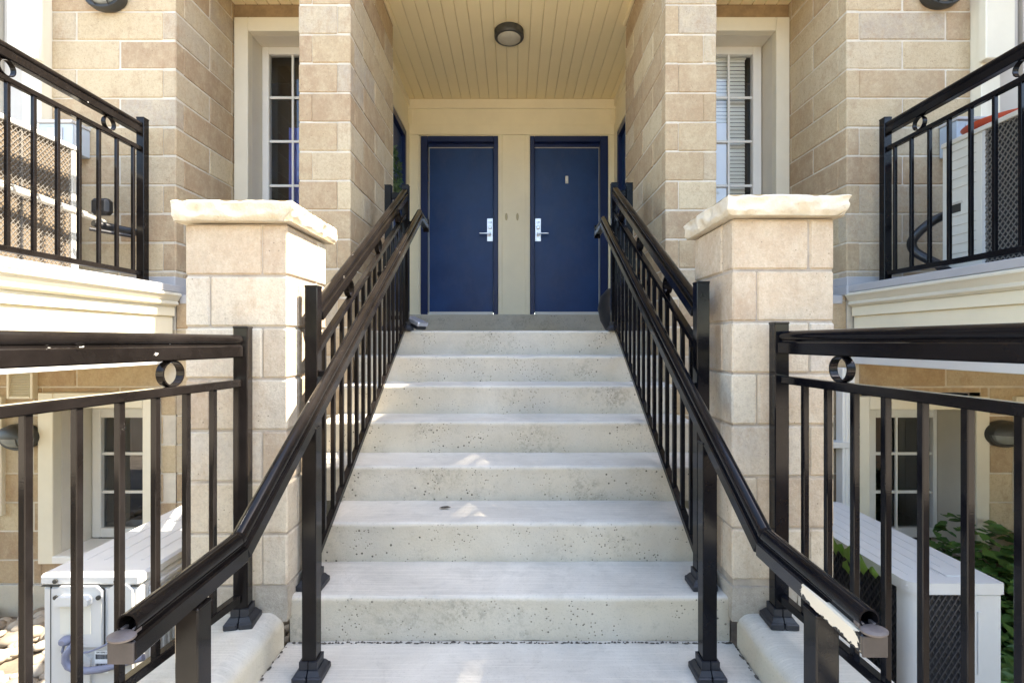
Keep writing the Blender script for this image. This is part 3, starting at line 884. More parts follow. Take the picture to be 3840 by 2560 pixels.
# ---- balconies
def balcony(s_, xe, label):
    y0, y1 = .2, 3.425
    S = lambda u: xe+s_*u
    m = MB(); m.box(S(.03), S(2.6), y0+.03, y1, 1.44, 1.552); b = m.build('balcony', M['flashing'], bld); b['label'] = label
    m = MB()
    m.box(S(.0), S(.30), y0, y1, 1.515, 1.562, .003)
    m.build('edge_flashing', M['flashing'], b)
    m = MB()
    prof = [(.0, 1.512), (-.012, 1.505), (-.012, 1.492), (-.004, 1.486), (.004, 1.470), (.016, 1.452), (.010, 1.445), (.010, 1.432), (.022, 1.425), (.03, 1.418), (.2, 1.418), (.2, 1.512)]
    m.extrude(prof, (xe, y0, 0), (s_, 0, 0), (0, 0, 1), (0, y1-y0, 0))
    m.build('cornice', M['ivory'], b)
    m = MB(); m.box(S(.035), S(.2), y0, y1, 1.352, 1.417, .003); m.box(S(.05), S(.2), y0, y1, 1.085, 1.351, .003)
    m.build('beam', M['cream'], b)
    m = MB(); m.box(S(.03), S(.22), y0, y1, 1.028, 1.084, .003); m.build('beam_trim', M['white'], b)
    m = MB(); m.box(S(.2), S(2.6), y0, y1, 1.30, 1.40); m.build('balcony_soffit', M['plank'], b)
    return b
balcony(-1, -2.30, 'sunlit balcony edge on the left with cream cornice')
balcony(1, 2.30, 'shaded balcony edge on the right with cream cornice')
for s_, xb in ((-1, BL), (1, BR)):                         # flashing at the foot of the bays
    m = MB(); m.box(xb+s_*.5, xb-s_*.012, 3.415, 4.0, 1.563, 1.625, .004); m.box(xb+s_*.5, xb-s_*.025, 3.40, 4.0, 1.50, 1.5625, .004)
    m.box(xb-s_*.026, xb-s_*.9, 3.44, 4.15, 1.44, 1.50, .004)
    m.build('base_flashing', M['flashing'], bld)
# far lower window casings just cut by the photo's edges
for s_, x0 in ((-1, -3.52), (1, 3.46)):
    m = MB(); m.box(x0, x0+s_*.12, 3.41, 3.5, -.02 if s_ < 0 else 0, .80, .004); m.build('casing', M['ivory'], bld)

# ================================================================== RAILINGS
def post_cover(mb, x, y, z, w=.102, rot=0):
    """two-part stepped plastic cover round a post foot"""
    c, s_ = math.cos(rot), math.sin(rot)
    for sd_ in (-1, 1):
        m = Matrix(((c, -s_, 0, x), (s_, c, 0, y), (0, 0, 1, z)  , (0, 0, 0, 1)))
        h = w/2
        mb.box(min(sd_*.002, sd_*h), max(sd_*.002, sd_*h), -h, h, 0, .024, .004, m)
        prof = [(h-.006, .0245), (h-.016, .040), (h-.020, .040), (.0315, .060), (.0315, .068)]
        vs = []; fs = []
        for (r, zz) in prof:
            vs += [(sd_*.002, -r, zz), (sd_*r, -r, zz), (sd_*r, r, zz), (sd_*.002, r, zz)]
        for i in range(len(prof)-1):
            for j in range(4): fs.append((i*4+j, i*4+(j+1) % 4, i*4+4+(j+1) % 4, i*4+4+j))
        fs.append((0, 1, 2, 3)); k = 4*(len(prof)-1); fs.append((k+3, k+2, k+1, k))
        mb.add([m @ Vector(v) for v in vs], fs)
def post(root, x, y, z0, z1, mat, w=.051, cover=True, rot=0, name='post', zc=None):
    mb = MB(); c, s_ = math.cos(rot), math.sin(rot)
    m = Matrix(((c, -s_, 0, x), (s_, c, 0, y), (0, 0, 1, 0), (0, 0, 0, 1)))
    mb.box(-w/2, w/2, -w/2, w/2, z0+.001, z1-.006, .003, m)
    mb.box(-w/2-.0015, w/2+.0015, -w/2-.0015, w/2+.0015, z1-.010, z1, .003, m)
    o = mb.build(name, plain(mat), root)
    if cover:
        mb = MB(); post_cover(mb, x, y, z0 if zc is None else zc, rot=rot); mb.build('base_cover', M['cover'], o)
    return o
def plain(mat): return {M['rail']: M['rail_plain'], M['rail_worn']: M['rail_worn_plain']}.get(mat, mat)
def top_rail(root, p, q, mat, matbox=None, name='top_rail', endp=True):
    """round grip above a rectangular channel, joined by a narrow neck"""
    p = Vector(p); q = Vector(q); d = (q-p).normalized(); x = d.cross(Vector((0, 0, 1))).normalized(); up = x.cross(d)
    mb = MB(); mb.tube([p, q], .0195, 20); o = mb.build(name, mat, root, angle=40)
    mb = MB(); mb.bar(p-up*.018, q-up*.018, .026, .010, .001); mb.bar(p-up*.042, q-up*.042, .045, .044, .004)
    mb.build('rail_channel', matbox or mat, o)
    return o, up
def guard(root, a, b, mat, z_top, z_mid, z_bot, n, ring_at, inset=.0, bw=.019):
    """infill between two (x, y) ends; z functions give the heights of the round rail, mid rail and bottom rail"""
    A = Vector((*a, 0)); B = Vector((*b, 0))
    pt = lambda t, f: Vector((A.x+(B.x-A.x)*t, A.y+(B.y-A.y)*t, f(t)))
    _, up = top_rail(root, pt(0, z_top), pt(1, z_top), mat)
    mb = MB(); mb.bar(pt(0, z_mid), pt(1, z_mid), .030, .028, .003); mb.build('mid_rail', plain(mat), root)
    mb = MB(); mb.bar(pt(0, z_bot), pt(1, z_bot), .030, .030, .003); mb.build('bottom_rail', plain(mat), root)
    L = (B-A).length; rot = math.atan2((B-A).y, (B-A).x); bar_mat = plain(mat)
    for t in n:
        p_ = pt(t, z_bot); q_ = pt(t, z_mid)
        mb = MB(); c, s_ = math.cos(rot), math.sin(rot)
        m = Matrix(((c, -s_, 0, p_.x), (s_, c, 0, p_.y), (0, 0, 1, 0), (0, 0, 0, 1)))
        mb.box(-bw/2, bw/2, -bw/2, bw/2, p_.z+.006, q_.z-.006, .002, m)
        mb.build('baluster', bar_mat, root)
    nrm = (B-A).cross(Vector((0, 0, 1))).normalized()
    for t in ring_at:
        zt = z_top(t)-.064/max(.5, up.z); zm = z_mid(t)+.0145
        r_ = (zt-zm)/2*up.z
        mb = MB(); mb.ring(pt(t, lambda t: (zt+zm)/2), nrm, r_+.001, .0045, .026)
        mb.build('ring', plain(mat), root)

# foreground fences on the kerbs (level, running back past the camera)
def fence(x0, slope, ztop, label, mat, group):
    y0, y1 = 1.85, -.9
    rot = math.atan(slope) if x0 < 0 else -math.atan(slope)
    s_ = -1 if x0 < 0 else 1
    fx = lambda y: x0+s_*slope*(1.85-y)
    root = thing('metal_fence', label, 'fence', (x0, y0, .13), group)
    post(root, x0, y0, .13, 1.236+(.016 if s_ > 0 else 0), mat, rot=-s_*math.atan(slope))
    post(root, fx(y1), y1, .13, 1.236, mat, rot=-s_*math.atan(slope))
    L = y0-y1
    ys = [1.724-.1165*i for i in range(22)]
    guard(root, (fx(y0-.026), y0-.026), (fx(y1+.026), y1+.026), mat, lambda t: ztop, lambda t: ztop-.158, lambda t: .235,
          [(y0-y)/L for y in ys], [(y0-y)/L for y in (1.545, .92, .3)])
    return root
fence(-1.008, .14, 1.184, 'worn brown-black fence with paint chips on the left kerb', M['rail_worn'], 'low metal fences along the path')
fence(.990, .06, 1.198, 'glossy unscratched black fence on the right kerb', M['rail'], 'low metal fences along the path')

# guards up the flight
def stair_guard(x, sgn, label, mat, side_piece):
    root = thing('stair_railing', label, 'railing', (x, 2.03, .18), 'railings up both sides of the steps')
    dz = .016 if sgn > 0 else 0
    post(root, x, 2.03, .18, 1.407+dz, mat)
    post(root, x, 3.775, ZL, 2.365+dz, mat, zc=ZL)
    y0, y1 = 2.056, 3.75
    sl_ = .588
    L = y1-y0
    zt = lambda t: 1.322+dz+sl_*L*t
    zm = lambda t: zt(t)-.185
    zb = lambda t: ZL-(3.75-(y0+L*t))*.598+.045
    guard(root, (x, y0), (x, y1), mat, zt, zm, zb, [(i+.75)/15 for i in range(15)], [.245, .56, .86])
    # short return at the landing
    w_ = post(root, side_piece, 3.80, ZL, 2.372+dz, mat)
    mb = MB(); a, b = sorted((x, side_piece)); mb.bar((a+.026, 3.80, 2.29+dz), (b-.026, 3.80, 2.29+dz), .04, .045, .003); mb.bar((a+.026, 3.80, 1.36), (b-.026, 3.80, 1.36), .03, .03, .003)
    mb.build('return_rail', mat, root)
    return root
stair_guard(-.818, -1, 'black stair railing on the left side, its top rail in the sun', M['rail_worn'], -.955)
stair_guard(.768, 1, 'black stair railing on the right side, in front of the round black pot', M['rail'], .885)

# grab rails inside the guards
def handrail(x, s_, label, mat, kink, zk, yend, boxmat, zoff):
    root = thing('handrail', label, 'handrail', (x, 1.752, 0), 'round handrails inside the stair railings')
    sl_ = .602; ytop = 3.76
    ztop = zk+(ytop-kink)*sl_
    P0 = Vector((x, yend, zk-.010)); P1 = Vector((x, kink, zk)); P2 = Vector((x, ytop, ztop)); P3 = Vector((x, ytop+.29, ztop-.012))
    th1 = math.atan(sl_)
    mb = MB()
    # lower extension as an open pipe
    n = 22; r0, r1 = .0200, .0165; o = len(mb.v)
    for (yy, zz) in ((yend, zk-.010), (kink-.002, zk)):
        for r_ in (r0, r1):
            for j in range(n):
                q = 2*math.pi*j/n; mb.v.append(Vector((x+r_*math.cos(q), yy, zz+r_*math.sin(q))))
    for j in range(n):
        k = (j+1) % n
        mb.face((o+j, o+k, o+2*n+k, o+2*n+j)); mb.face((o+n+j, o+3*n+j, o+3*n+k, o+n+k)); mb.face((o+j, o+n+j, o+n+k, o+k))
    e = mb.build('lower_grip', mat, root, angle=40)
    mb = MB(); mb.bar((x, yend-.012, zk-.053), (x, kink+.012, zk-.042), .047, .040, .004)
    mb.build('rail_channel', boxmat, e)
    mb = MB(); mb.bar((x, yend, zk-.030), (x, kink+.005, zk-.020), .026, .012, .001); mb.build('rail_neck', mat, e)
    mb = MB()
    mb.lathe([(.018, 0), (.022, .002), (.0225, .006), (.017, .009)], (x+s_*.003, yend-.008, zk-.031), (0, -.2, 1), 20, 1.15, .7)
    mb.box(x-.020, x-.008, yend+.001, yend+.016, zk-.028, zk-.018, .001); mb.box(x+.008, x+.016, yend+.001, yend+.016, zk-.028, zk-.018, .001)
    mb.build('end_cap', M['cap_tab'], e)
    mb = MB(); mb.box(x-.024, x+.024, yend-.0165, yend-.0125, zk-.0735, zk-.034, .001); mb.build('end_plate', M['cap_end'], e)
    # sloping grip with its channel
    up = Vector((0, -math.sin(th1), math.cos(th1)))
    mb = MB(); mb.tube([P1+Vector((0, .002, .001)), P2, P2+Vector((0, .010, .003)), P3], .0195, 22); t = mb.build('grip', mat, root, angle=40)
    mb = MB(); sd_ = Vector((0, math.cos(th1), math.sin(th1)))
    mb.bar(P1-up*.020-sd_*.005, P2-up*.020, .026, .012, .001); mb.bar(P1-up*.042-sd_*.011, P2-up*.042+sd_*.02, .046, .040, .004)
    mb.bar(P2+Vector((0, .02, -.046)), P3+Vector((0, 0, -.040)), .046, .038, .004)
    mb.build('rail_channel', mat, t)
    # weld collar at the knee
    mb = MB(); mb.tube([P1-Vector((0, .006, .001)), P1+Vector((0, .004, .003))], .0212, 22)
    mb.build('collar', mat, e)
    # posts
    zz = lambda y: zk+(y-kink)*sl_
    post(root, x, 1.752, 0, zz(1.752)-.073, mat, w=.05)
    post(root, x, 1.105, 0, zk-.070, mat, w=.051)
    # arms that tie the grip to the guard
    for y in (2.03, 2.9, 3.775):
        mb = MB(); gx = (-.818 if s_ < 0 else .768)
        yy = min(y, 3.74)
        mb.bar((gx-s_*.026, y, zz(yy)-.070), (x+s_*.014, y, zz(yy)-.070), .028, .026, .003)
        mb.build('bracket', mat, root)
    mb = MB(); mb.box(x-.024, x+.024, 4.045, 4.060, ztop-.09, ztop+.018, .004); mb.build('return_end', mat, root)
    return root
handrail(-.712, -1, 'worn round handrail on the left with white scuffs and an open end', M['rail_worn'], 1.281, .668, .915, M['rail_worn'], 0)
handrail(.685, 1, 'glossy black handrail on the right with peeled cream patch at its end', M['rail'], 1.345, .655, .955, M['peel'], 0)

# balcony railings
def balcony_rail(s_, x, label, mat):
    root = thing('balcony_railing', label, 'railing', (x, 3.33, 1.562), 'balcony railings above the sunken yards')
    post(root, x, 3.33, 1.562, 2.675, mat, cover=False)
    post(root, x, .5, 1.562, 2.675, mat, cover=False)
    L = 3.304-.526
    guard(root, (x, 3.304), (x, .526), mat, lambda t: 2.622, lambda t: 2.462, lambda t: 1.632, [(3.304-(3.246-.1345*i))/L for i in range(20)], [(3.304-(3.05-.62*i))/L for i in range(4)])
    return root
balcony_rail(-1, -2.487, 'sunlit balcony railing in front of the copper-coloured coil unit', M['rail_worn'])
balcony_rail(1, 2.497, 'glossy black balcony railing in shade in front of the louvred unit', M['rail'])

# ================================================================== LAMPS AND WALL FITTINGS
t = thing('ceiling_lamp', 'round black-rimmed lamp on the porch ceiling', 'lamp', (-.04, 4.70, 4.12))
mb = MB(); mb.lathe([(.120, 0), (.138, -.006), (.140, -.060), (.132, -.074), (.112, -.074), (.112, -.060)], (-.04, 4.70, 4.119), n=40); mb.build('rim', M['hood'], t)
mb = MB(); mb.lathe([(.111, -.062), (.108, -.078), (.085, -.092), (.045, -.100), (.004, -.102)], (-.04, 4.70, 4.119), n=40); mb.build('diffuser', M['lens'], t)
def bulkhead(x, z, label, sc=1):
    t = thing('wall_lamp', label, 'lamp', (x, 3.44, z), 'oval bulkhead lamps on the bay walls')
    c = Vector((x, 3.44, z))
    mb = MB(); mb.lathe([(.128, 0), (.135, .012), (.135, .050), (.126, .066), (.101, .064), (.100, .05)], c, (0, -1, 0), 40, 1, .68); mb.build('housing', M['hood'], t)
    mb = MB(); mb.lathe([(.100, .052), (.095, .072), (.07, .090), (.03, .098), (.004, .099)], c, (0, -1, 0), 36, 1, .64); mb.build('lens', M['lens_dim'], t)
    mb = MB()
    for k in (-1, 1): mb.tube([c+Vector((k*.045, -.058, .074)), c+Vector((k*.052, -.098, .045)), c+Vector((k*.055, -.111, 0)), c+Vector((k*.052, -.098, -.045)), c+Vector((k*.045, -.058, -.074))], .0045, 8)
    mb.tube([c+Vector((-.112, -.056, .0)), c+Vector((-.075, -.100, 0)), c+Vector((0, -.113, 0)), c+Vector((.075, -.100, 0)), c+Vector((.112, -.056, 0))], .0045, 8)
    mb.build('guard_bars', M['hood'], t)
    return t
bulkhead(-2.80, 3.54, 'oval caged lamp high on the left bay, beside the cream pilaster')
bulkhead(2.94, 3.56, 'oval caged lamp high on the right bay, beside the cream pilaster')
def eyelid(x, z, label):
    t = thing('wall_lamp', label, 'lamp', (x, 3.44, z), 'hooded lamps on the lower walls')
    c = Vector((x, 3.44, z))
    mb = MB(); mb.lathe([(.128, 0), (.135, .012), (.135, .045), (.128, .056), (.108, .056), (.108, .045)], c, (0, -1, 0), 40, 1, .68)
    o = len(mb.v); n = 20                              # hood over the upper half
    prof = [(.129, .054), (.122, .085), (.088, .112), (.04, .124)]
    for (r_, h) in prof:
        for j in range(n+1):
            q = math.pi*j/n; mb.v.append(c+Vector((r_*math.cos(q), -h, r_*.68*math.sin(q))))
    for i in range(len(prof)-1):
        for j in range(n): mb.face((o+i*(n+1)+j, o+i*(n+1)+j+1, o+(i+1)*(n+1)+j+1, o+(i+1)*(n+1)+j))
    k = o+(len(prof)-1)*(n+1); mb.face([k+j for j in range(n+1)])
    mb.face([o+j*(n+1) for j in range(len(prof))]+[o+j*(n+1)+n for j in range(len(prof)-1, -1, -1)])
    mb.build('hood', M['hood'], t)
    mb = MB(); mb.lathe([(.107, .046), (.100, .072), (.07, .094), (.03, .102), (.004, .104)], c, (0, -1, 0), 36, 1, .66); mb.build('lens', M['lens_dim'], t)
    mb = MB(); mb.tube([c+Vector((.035, -.05, -.072)), c+Vector((.045, -.098, -.045)), c+Vector((.048, -.11, 0))], .004, 8); mb.build('guard_bars', M['hood'], t)
eyelid(-3.39, .525, 'hooded lamp low on the left wall under the small louvre')
eyelid(3.37, .545, 'hooded lamp low on the right wall near the ground plants')

t = thing('wall_vent', 'small cream louvred vent high on the lower left wall', 'vent', (-3.38, 3.44, .8))
mb = MB(); x0, x1, z0, z1 = -3.475, -3.295, .785, .985
mb.box(x0, x0+.018, 3.40, 3.45, z0, z1, .003); mb.box(x1-.018, x1, 3.40, 3.45, z0, z1, .003); mb.box(x0+.019, x1-.019, 3.40, 3.45, z0, z0+.018, .003); mb.box(x0+.019, x1-.019, 3.40, 3.45, z1-.018, z1, .003)
mb.build('frame', M['ivory'], t)
mb = MB()
for i in range(10): mb.bar((x0+.018, 3.418, z0+.026+i*.0165), (x1-.018, 3.418, z0+.026+i*.0165), .020, .003, .0, up=Vector((0, -.6, .8)))
mb.build('louvres', M['ivory'], t)
mb = MB(); mb.box(x0+.018, x1-.018, 3.432, 3.438, z0+.018, z1-.018); mb.build('back_plate', M['board'], t)

def ebox(x0, x1, z0, z1, label):
    t = thing('electrical_box', label, 'electrical box', ((x0+x1)/2, 3.44, z0), 'blue-grey boxes behind the balcony units')
    mb = MB(); mb.box(x0, x1, 3.30, 3.438, z0, z1-.012, .004); mb.build('case', M['bluebox'], t)
    mb = MB(); mb.box(x0-.006, x1+.006, 3.285, 3.438, z1-.011, z1+.008, .003); mb.box((x0+x1)/2-.05, (x0+x1)/2+.05, 3.292, 3.299, z0+.03, z1-.04, .002); mb.build('cover', M['flashing'], t)
    mb = MB(); mb.tube([((x0+x1)/2, 3.40, z0-.001), ((x0+x1)/2, 3.40, 1.6)], .012, 10); mb.build('conduit', M['conduit'], t)
ebox(-3.16, -2.93, 2.44, 2.64, 'blue-grey box on the left bay above the sunlit unit')
ebox(2.95, 3.16, 2.44, 2.66, 'blue-grey box on the right bay behind the red dish')

# downpipe
t = thing('downpipe', 'white ribbed downpipe on the lower wall behind the right pillar', 'downpipe', (2.265, 3.40, GZ))
mb = MB()
for i in range(4): mb.box(2.222+i*.0215, 2.2425+i*.0215, 3.35, 3.42, GZ+.02, 1.0, .003)
mb.build('pipe', M['white'], t)
for z in (.46, -.3):
    mb = MB(); mb.box(2.16, 2.32, 3.345, 3.438, z, z+.04, .002); mb.build('strap', M['aclid'], t)

# ================================================================== AIR CONDITIONERS
def lattice(mb, O, U, V, w, h, pitch, th, depth, ang=.95):
    """crossed wires clipped to a w x h panel"""
    O = Vector(O); U = Vector(U); V = Vector(V); N = U.cross(V)
    for sg in (1, -1):
        t = -h*1.2
        while t < w+h*1.2:
            # line u = t + sg*ang*v
            vs = []
            for v in (0, h): vs.append((t+sg*ang*v, v))
            (u0, v0), (u1, v1) = vs
            pts = []
            for (uu, vv) in ((u0, v0), (u1, v1)):
                pts.append([uu, vv])
            def clip(a, b):
                if a[0] < 0:
                    k = (0-a[0])/(b[0]-a[0]) if b[0] != a[0] else 2
                    if not 0 <= k <= 1: return None
                    return [0, a[1]+(b[1]-a[1])*k]
                if a[0] > w:
                    k = (w-a[0])/(b[0]-a[0]) if b[0] != a[0] else 2
                    if not 0 <= k <= 1: return None
                    return [w, a[1]+(b[1]-a[1])*k]
                return a
            p_ = clip(pts[0], pts[1]); q_ = clip(pts[1], pts[0])
            if p_ and q_ and (Vector(p_)-Vector(q_)).length > .02:
                A = O+U*p_[0]+V*p_[1]+N*(depth*.35*sg); B = O+U*q_[0]+V*q_[1]+N*(depth*.35*sg)
                mb.bar(A, B, th, th, 0, up=N)
            t += pitch

# lower left: white unit end-on with valve cover, cables and labels
X0, X1, Y0, Y1, Z1 = -1.782, -1.412, 1.875, 2.80, .302
t = thing('air_conditioner', 'white box air conditioner in the left yard with valve cover and labels', 'air conditioner', ((X0+X1)/2, (Y0+Y1)/2, GZ))
mb = MB(); mb.box(X0, X1, Y0, Y1, GZ+.06, Z1-.045, .012); mb.build('body', M['aclid'], t)
mb = MB(); mb.box(X0-.006, X1+.006, Y0-.006, Y1+.006, Z1-.044, Z1, .010)
for i in range(4): mb.box(X0+.06+i*.075, X0+.068+i*.075, Y0+.12, Y1-.08, Z1-.001, Z1+.002, .0008)
mb.build('lid', M['aclid'], t)
mb = MB()
def plate(xa, xb, za, zb, y, th, ch=.02):
    prof = [(xa, za), (xb, za), (xb, zb-ch), (xb-ch, zb), (xa+ch, zb), (xa, zb-ch)]
    mb.extrude(prof, (0, y, 0), (1, 0, 0), (0, 0, 1), (0, th, 0))
plate(X0+.062, X0+.238, .035, .262, Y0-.016, .017)
o = mb.build('valve_cover', M['aclid'], t)
mb = MB(); plate(X0+.0585, X0+.2415, .0315, .2655, Y0-.0035, .003, .022); mb.build('cover_gap', M['hood'], o)  # dark plate painted in for the shadow line around the cover
mb = MB(); plate(X0+.082, X0+.205, .200, .232, Y0-.040, .026, .012); mb.build('grip', M['aclid'], o)
mb = MB(); plate(X0+.086, X0+.200, .085, .199, Y0-.0185, .004, .008); mb.build('grip_recess', M['beige_ac'], o)
mb = MB(); mb.box(X0+.128, X0+.162, Y0-.0197, Y0-.0184, .118, .166); lb = mb.build('warning_label', M['label'], o)
mb = MB(); cx = X0+.145
mb.extrude([(-.010, .144), (.010, .144), (0, .162)], (cx, Y0-.0204, 0), (1, 0, 0), (0, 0, 1), (0, .0006, 0))
for i in range(3): mb.box(cx-.012, cx+.010, Y0-.0204, Y0-.0198, .122+i*.007, .125+i*.007)
mb.build('printing', M['ink'], o)
mb = MB(); plate(X0+.262, X1-.02, -.30, .266, Y0-.012, .013); mb.build('pressed_panel', M['aclid'], t)
mb = MB(); plate(X0+.092, X0+.19, -.40, .005, Y0-.010, .011); mb.build('pressed_panel', M['aclid'], t)
mb = MB(); mb.box(X0+.033, X0+.036, Y0-.001, Y0+.004, GZ+.07, .254); mb.box(X0+.001, X1-.001, Y0-.003, Y0+.004, .2555, .2585); mb.build('seam', M['hood'], t)
mb = MB()
for xx, zz, yy in ((X0+.06, .279, .007), (X1-.08, .279, .007), (X0+.070, .222, .016), (X0+.230, .222, .016)): mb.lathe([(.0085, 0), (.0085, .006), (.004, .007)], (xx, Y0-yy, zz), (0, -1, 0), 14)
mb.build('screws', M['hood'], t)
mb = MB(); mb.box(X0+.203, X0+.262, Y0-.0035, Y0-.0012, -.070, .014); lb = mb.build('serial_label', M['label'], t)
mb = MB(); y = Y0-.0042
for z0_, z1_ in ((-.017, .001), (-.048, -.034)):
    xx = X0+.207
    while xx < X0+.256:
        w_ = rnd.choice((.0008, .0012, .0018)); mb.box(xx, xx+w_, y, y+.0006, z0_, z1_); xx += w_+rnd.choice((.0008, .0013))
mb.build('barcode', M['ink'], lb)
text_mesh('S/N 10098 6 1', .0075, (X0+.2325, Y0-.0038, .0075), (R(90), 0, 0), M['ink'], 'lettering', lb, .0003)
text_mesh('9.18 12', .0080, (X0+.2325, Y0-.0038, -.058), (R(90), 0, 0), M['ink'], 'lettering', lb, .0003)
mb = MB(); mb.tube([(X0+.150, Y0-.018, .062), (X0+.140, Y0-.035, .046), (X0+.127, Y0-.040, .022), (X0+.126, Y0-.040, -.002), (X0+.138, Y0-.040, -.022), (X0+.165, Y0-.040, -.034), (X0+.207, Y0-.040, -.037), (X0+.26, Y0-.035, -.034), (X0+.316, Y0-.03, -.02), (X0+.40, Y0-.02, .0)], .0125, 14)
mb.build('conduit', M['conduit'], t)
mb = MB(); mb.tube([(X0+.115, Y0-.02, .031), (X0+.16, Y0-.045, .030), (X0+.204, Y0-.03, .026), (X0+.24, Y0-.025, .039), (X0+.29, Y0-.02, .063), (X0+.37, Y0-.01, .09)], .0035, 8)
mb.lathe([(.015, 0), (.022, .010), (.020, .024), (.012, .032)], (X0+.118, Y0-.016, .068), (0, -1, 0), 12, 1, .8)
mb.tube([(X0+.116, Y0-.035, .055), (X0+.114, Y0-.040, .035), (X0+.108, Y0-.030, .022)], .0045, 8)
mb.build('cable', M['conduit'], t)
mb = MB()
for z in range(6): mb.box(X1-.001, X1+.007, Y0+.06+z*.030, Y0+.075+z*.030, -.05, .205, .003)
mb.box(X1-.001, X1+.010, Y0+.045, Y0+.245, .215, .235, .004); mb.box(X1-.001, X1+.010, Y0+.045, Y0+.055, -.06, .214, .003)
mb.build('side_louvres', M['aclid'], t)
mb = MB(); mb.box(X1+.0005, X1+.004, Y0+.27, Y1-.06, GZ+.15, .22); mb.build('coil', M['coil_dark'], t)
mb = MB()
for i in range(6): mb.tube([(X1+.010, Y0+.29+i*.11, GZ+.16), (X1+.010, Y0+.29+i*.11, .21)], .003, 6)
for i in range(7): mb.tube([(X1+.012, Y0+.28, -.5+i*.115), (X1+.012, Y1-.07, -.5+i*.115)], .003, 6)
mb.build('wire_guard', M['wire'], t)
mb = MB(); mb.box(X0+.03, X1-.03, Y0+.1, Y0+.16, GZ, GZ+.059, .004); mb.box(X0+.03, X1-.03, Y1-.16, Y1-.1, GZ, GZ+.059, .004); mb.build('feet', M['dark'], t)

# lower right: white unit with rounded corner and black mesh, long side to the steps
X0, X1, Y0, Y1, Z1 = 1.585, 1.955, 1.985, 2.98, .215
t = thing('air_conditioner', 'white air conditioner with black mesh sides in the right yard', 'air conditioner', ((X0+X1)/2, (Y0+Y1)/2, GZ))
def rounded(x0, x1, y0, y1, r, n=6):
    pr = []
    for (cx, cy, a0) in ((x0+r, y0+r, math.pi), (x1-.008, y0+.008, 1.5*math.pi), (x1-.008, y1-.008, 0), (x0+r, y1-r, .5*math.pi)):
        rr = r if cx == x0+r else .008
        for i in range(n+1):
            q = a0+.5*math.pi*i/n; pr.append((cx+rr*math.cos(q), cy+rr*math.sin(q)))
    return pr
mb = MB(); mb.extrude(rounded(X0-.006, X1+.006, Y0-.006, Y1+.006, .05), (0, 0, Z1-.045), (1, 0, 0), (0, 1, 0), (0, 0, .045))
for i in range(5): mb.box(X0+.045+i*.065, X0+.049+i*.065, Y0+.07+.05*(i % 2), Y1-.03, Z1-.001, Z1+.002, .0008)
mb.box(X0+.19, X0+.30, Y0+.05, Y0+.13, Z1, Z1+.005, .002)
mb.build('lid', M['aclid'], t)
mb = MB()
mb.extrude(rounded(X0, X0+.07, Y0, Y0+.07, .045)[:7]+[(X0+.068, Y0), (X0+.068, Y0+.068), (X0, Y0+.068)], (0, 0, GZ+.06), (1, 0, 0), (0, 1, 0), (0, 0, Z1-.046-GZ-.06))
mb.build('corner_post', M['aclid'], t)
mb = MB(); mb.box(X1-.135, X1, Y0, Y1, GZ+.06, Z1-.046, .006); mb.box(X1-.10, X1-.085, Y0-.004, Y0, -.15, .10, .001); mb.build('body', M['aclid'], t)
mb = MB(); mb.box(X0+.03, X1-.136, Y0+.03, Y1-.02, GZ+.07, Z1-.047); mb.build('coil', M['coil_dark'], t)
mb = MB(); lattice(mb, (X0+.071, Y0+.006, GZ+.08), (1, 0, 0), (0, 0, 1), .163, Z1-.05-GZ-.08, .026, .0045, .006, .62)
lattice(mb, (X0+.006, Y1-.02, GZ+.08), (0, -1, 0), (0, 0, 1), Y1-.02-Y0-.071, Z1-.05-GZ-.08, .028, .0045, .006, .62)
mb.build('mesh_guard', M['wire_dark'], t)
mb = MB(); mb.lathe([(.007, 0), (.006, .004), (.003, .005)], (X0+.005, Y0+.02, Z1-.022), (-.8, -.6, 0), 12); mb.build('screw', M['silver'], t)
mb = MB(); mb.box(X0+.04, X1-.04, Y0+.1, Y0+.16, GZ, GZ+.065, .004); mb.box(X0+.04, X1-.04, Y1-.16, Y1-.1, GZ, GZ+.065, .004); mb.build('feet', M['dark'], t)

# upper left balcony: coil unit facing the steps
X1, X0, Y0, Y1, Z0, Z1 = -2.80, -3.16, 2.0, 3.20, 1.556, 2.425
t = thing('air_conditioner', 'tall cream air conditioner with sunlit copper coil on the left balcony', 'air conditioner', ((X0+X1)/2, (Y0+Y1)/2, Z0))
mb = MB(); mb.box(X0, X1-.05, Y0, Y1, Z0+.03, Z1-.03, .005); mb.box(X1-.05, X1, Y1-.05, Y1, Z0+.03, Z1-.03, .004); mb.build('body', M['beige_ac'], t)
mb = MB(); mb.box(X0-.005, X1+.006, Y0-.01, Y1+.006, Z1-.029, Z1, .004); mb.build('lid', M['white'], t)
mb = MB(); mb.box(X1-.049, X1-.02, Y0, Y1-.051, Z0+.03, Z1-.03)
mb.build('coil', M['copper'], t)
mb = MB(); lattice(mb, (X1-.006, Y0, Z0+.03), (0, 1, 0), (0, 0, 1), Y1-.055-Y0, Z1-.06-Z0, .027, .0032, .005, .8)
for y in (2.83, 2.45): mb.box(X1-.015, X1-.008, y, y+.012, Z0+.03, Z1-.03)
mb.build('mesh_guard', M['wire'], t)
mb = MB(); mb.box(X0+.02, X1-.02, Y0+.05, Y0+.1, Z0, Z0+.029); mb.box(X0+.02, X1-.02, Y1-.1, Y1-.05, Z0, Z0+.029); mb.build('feet', M['dark'], t)

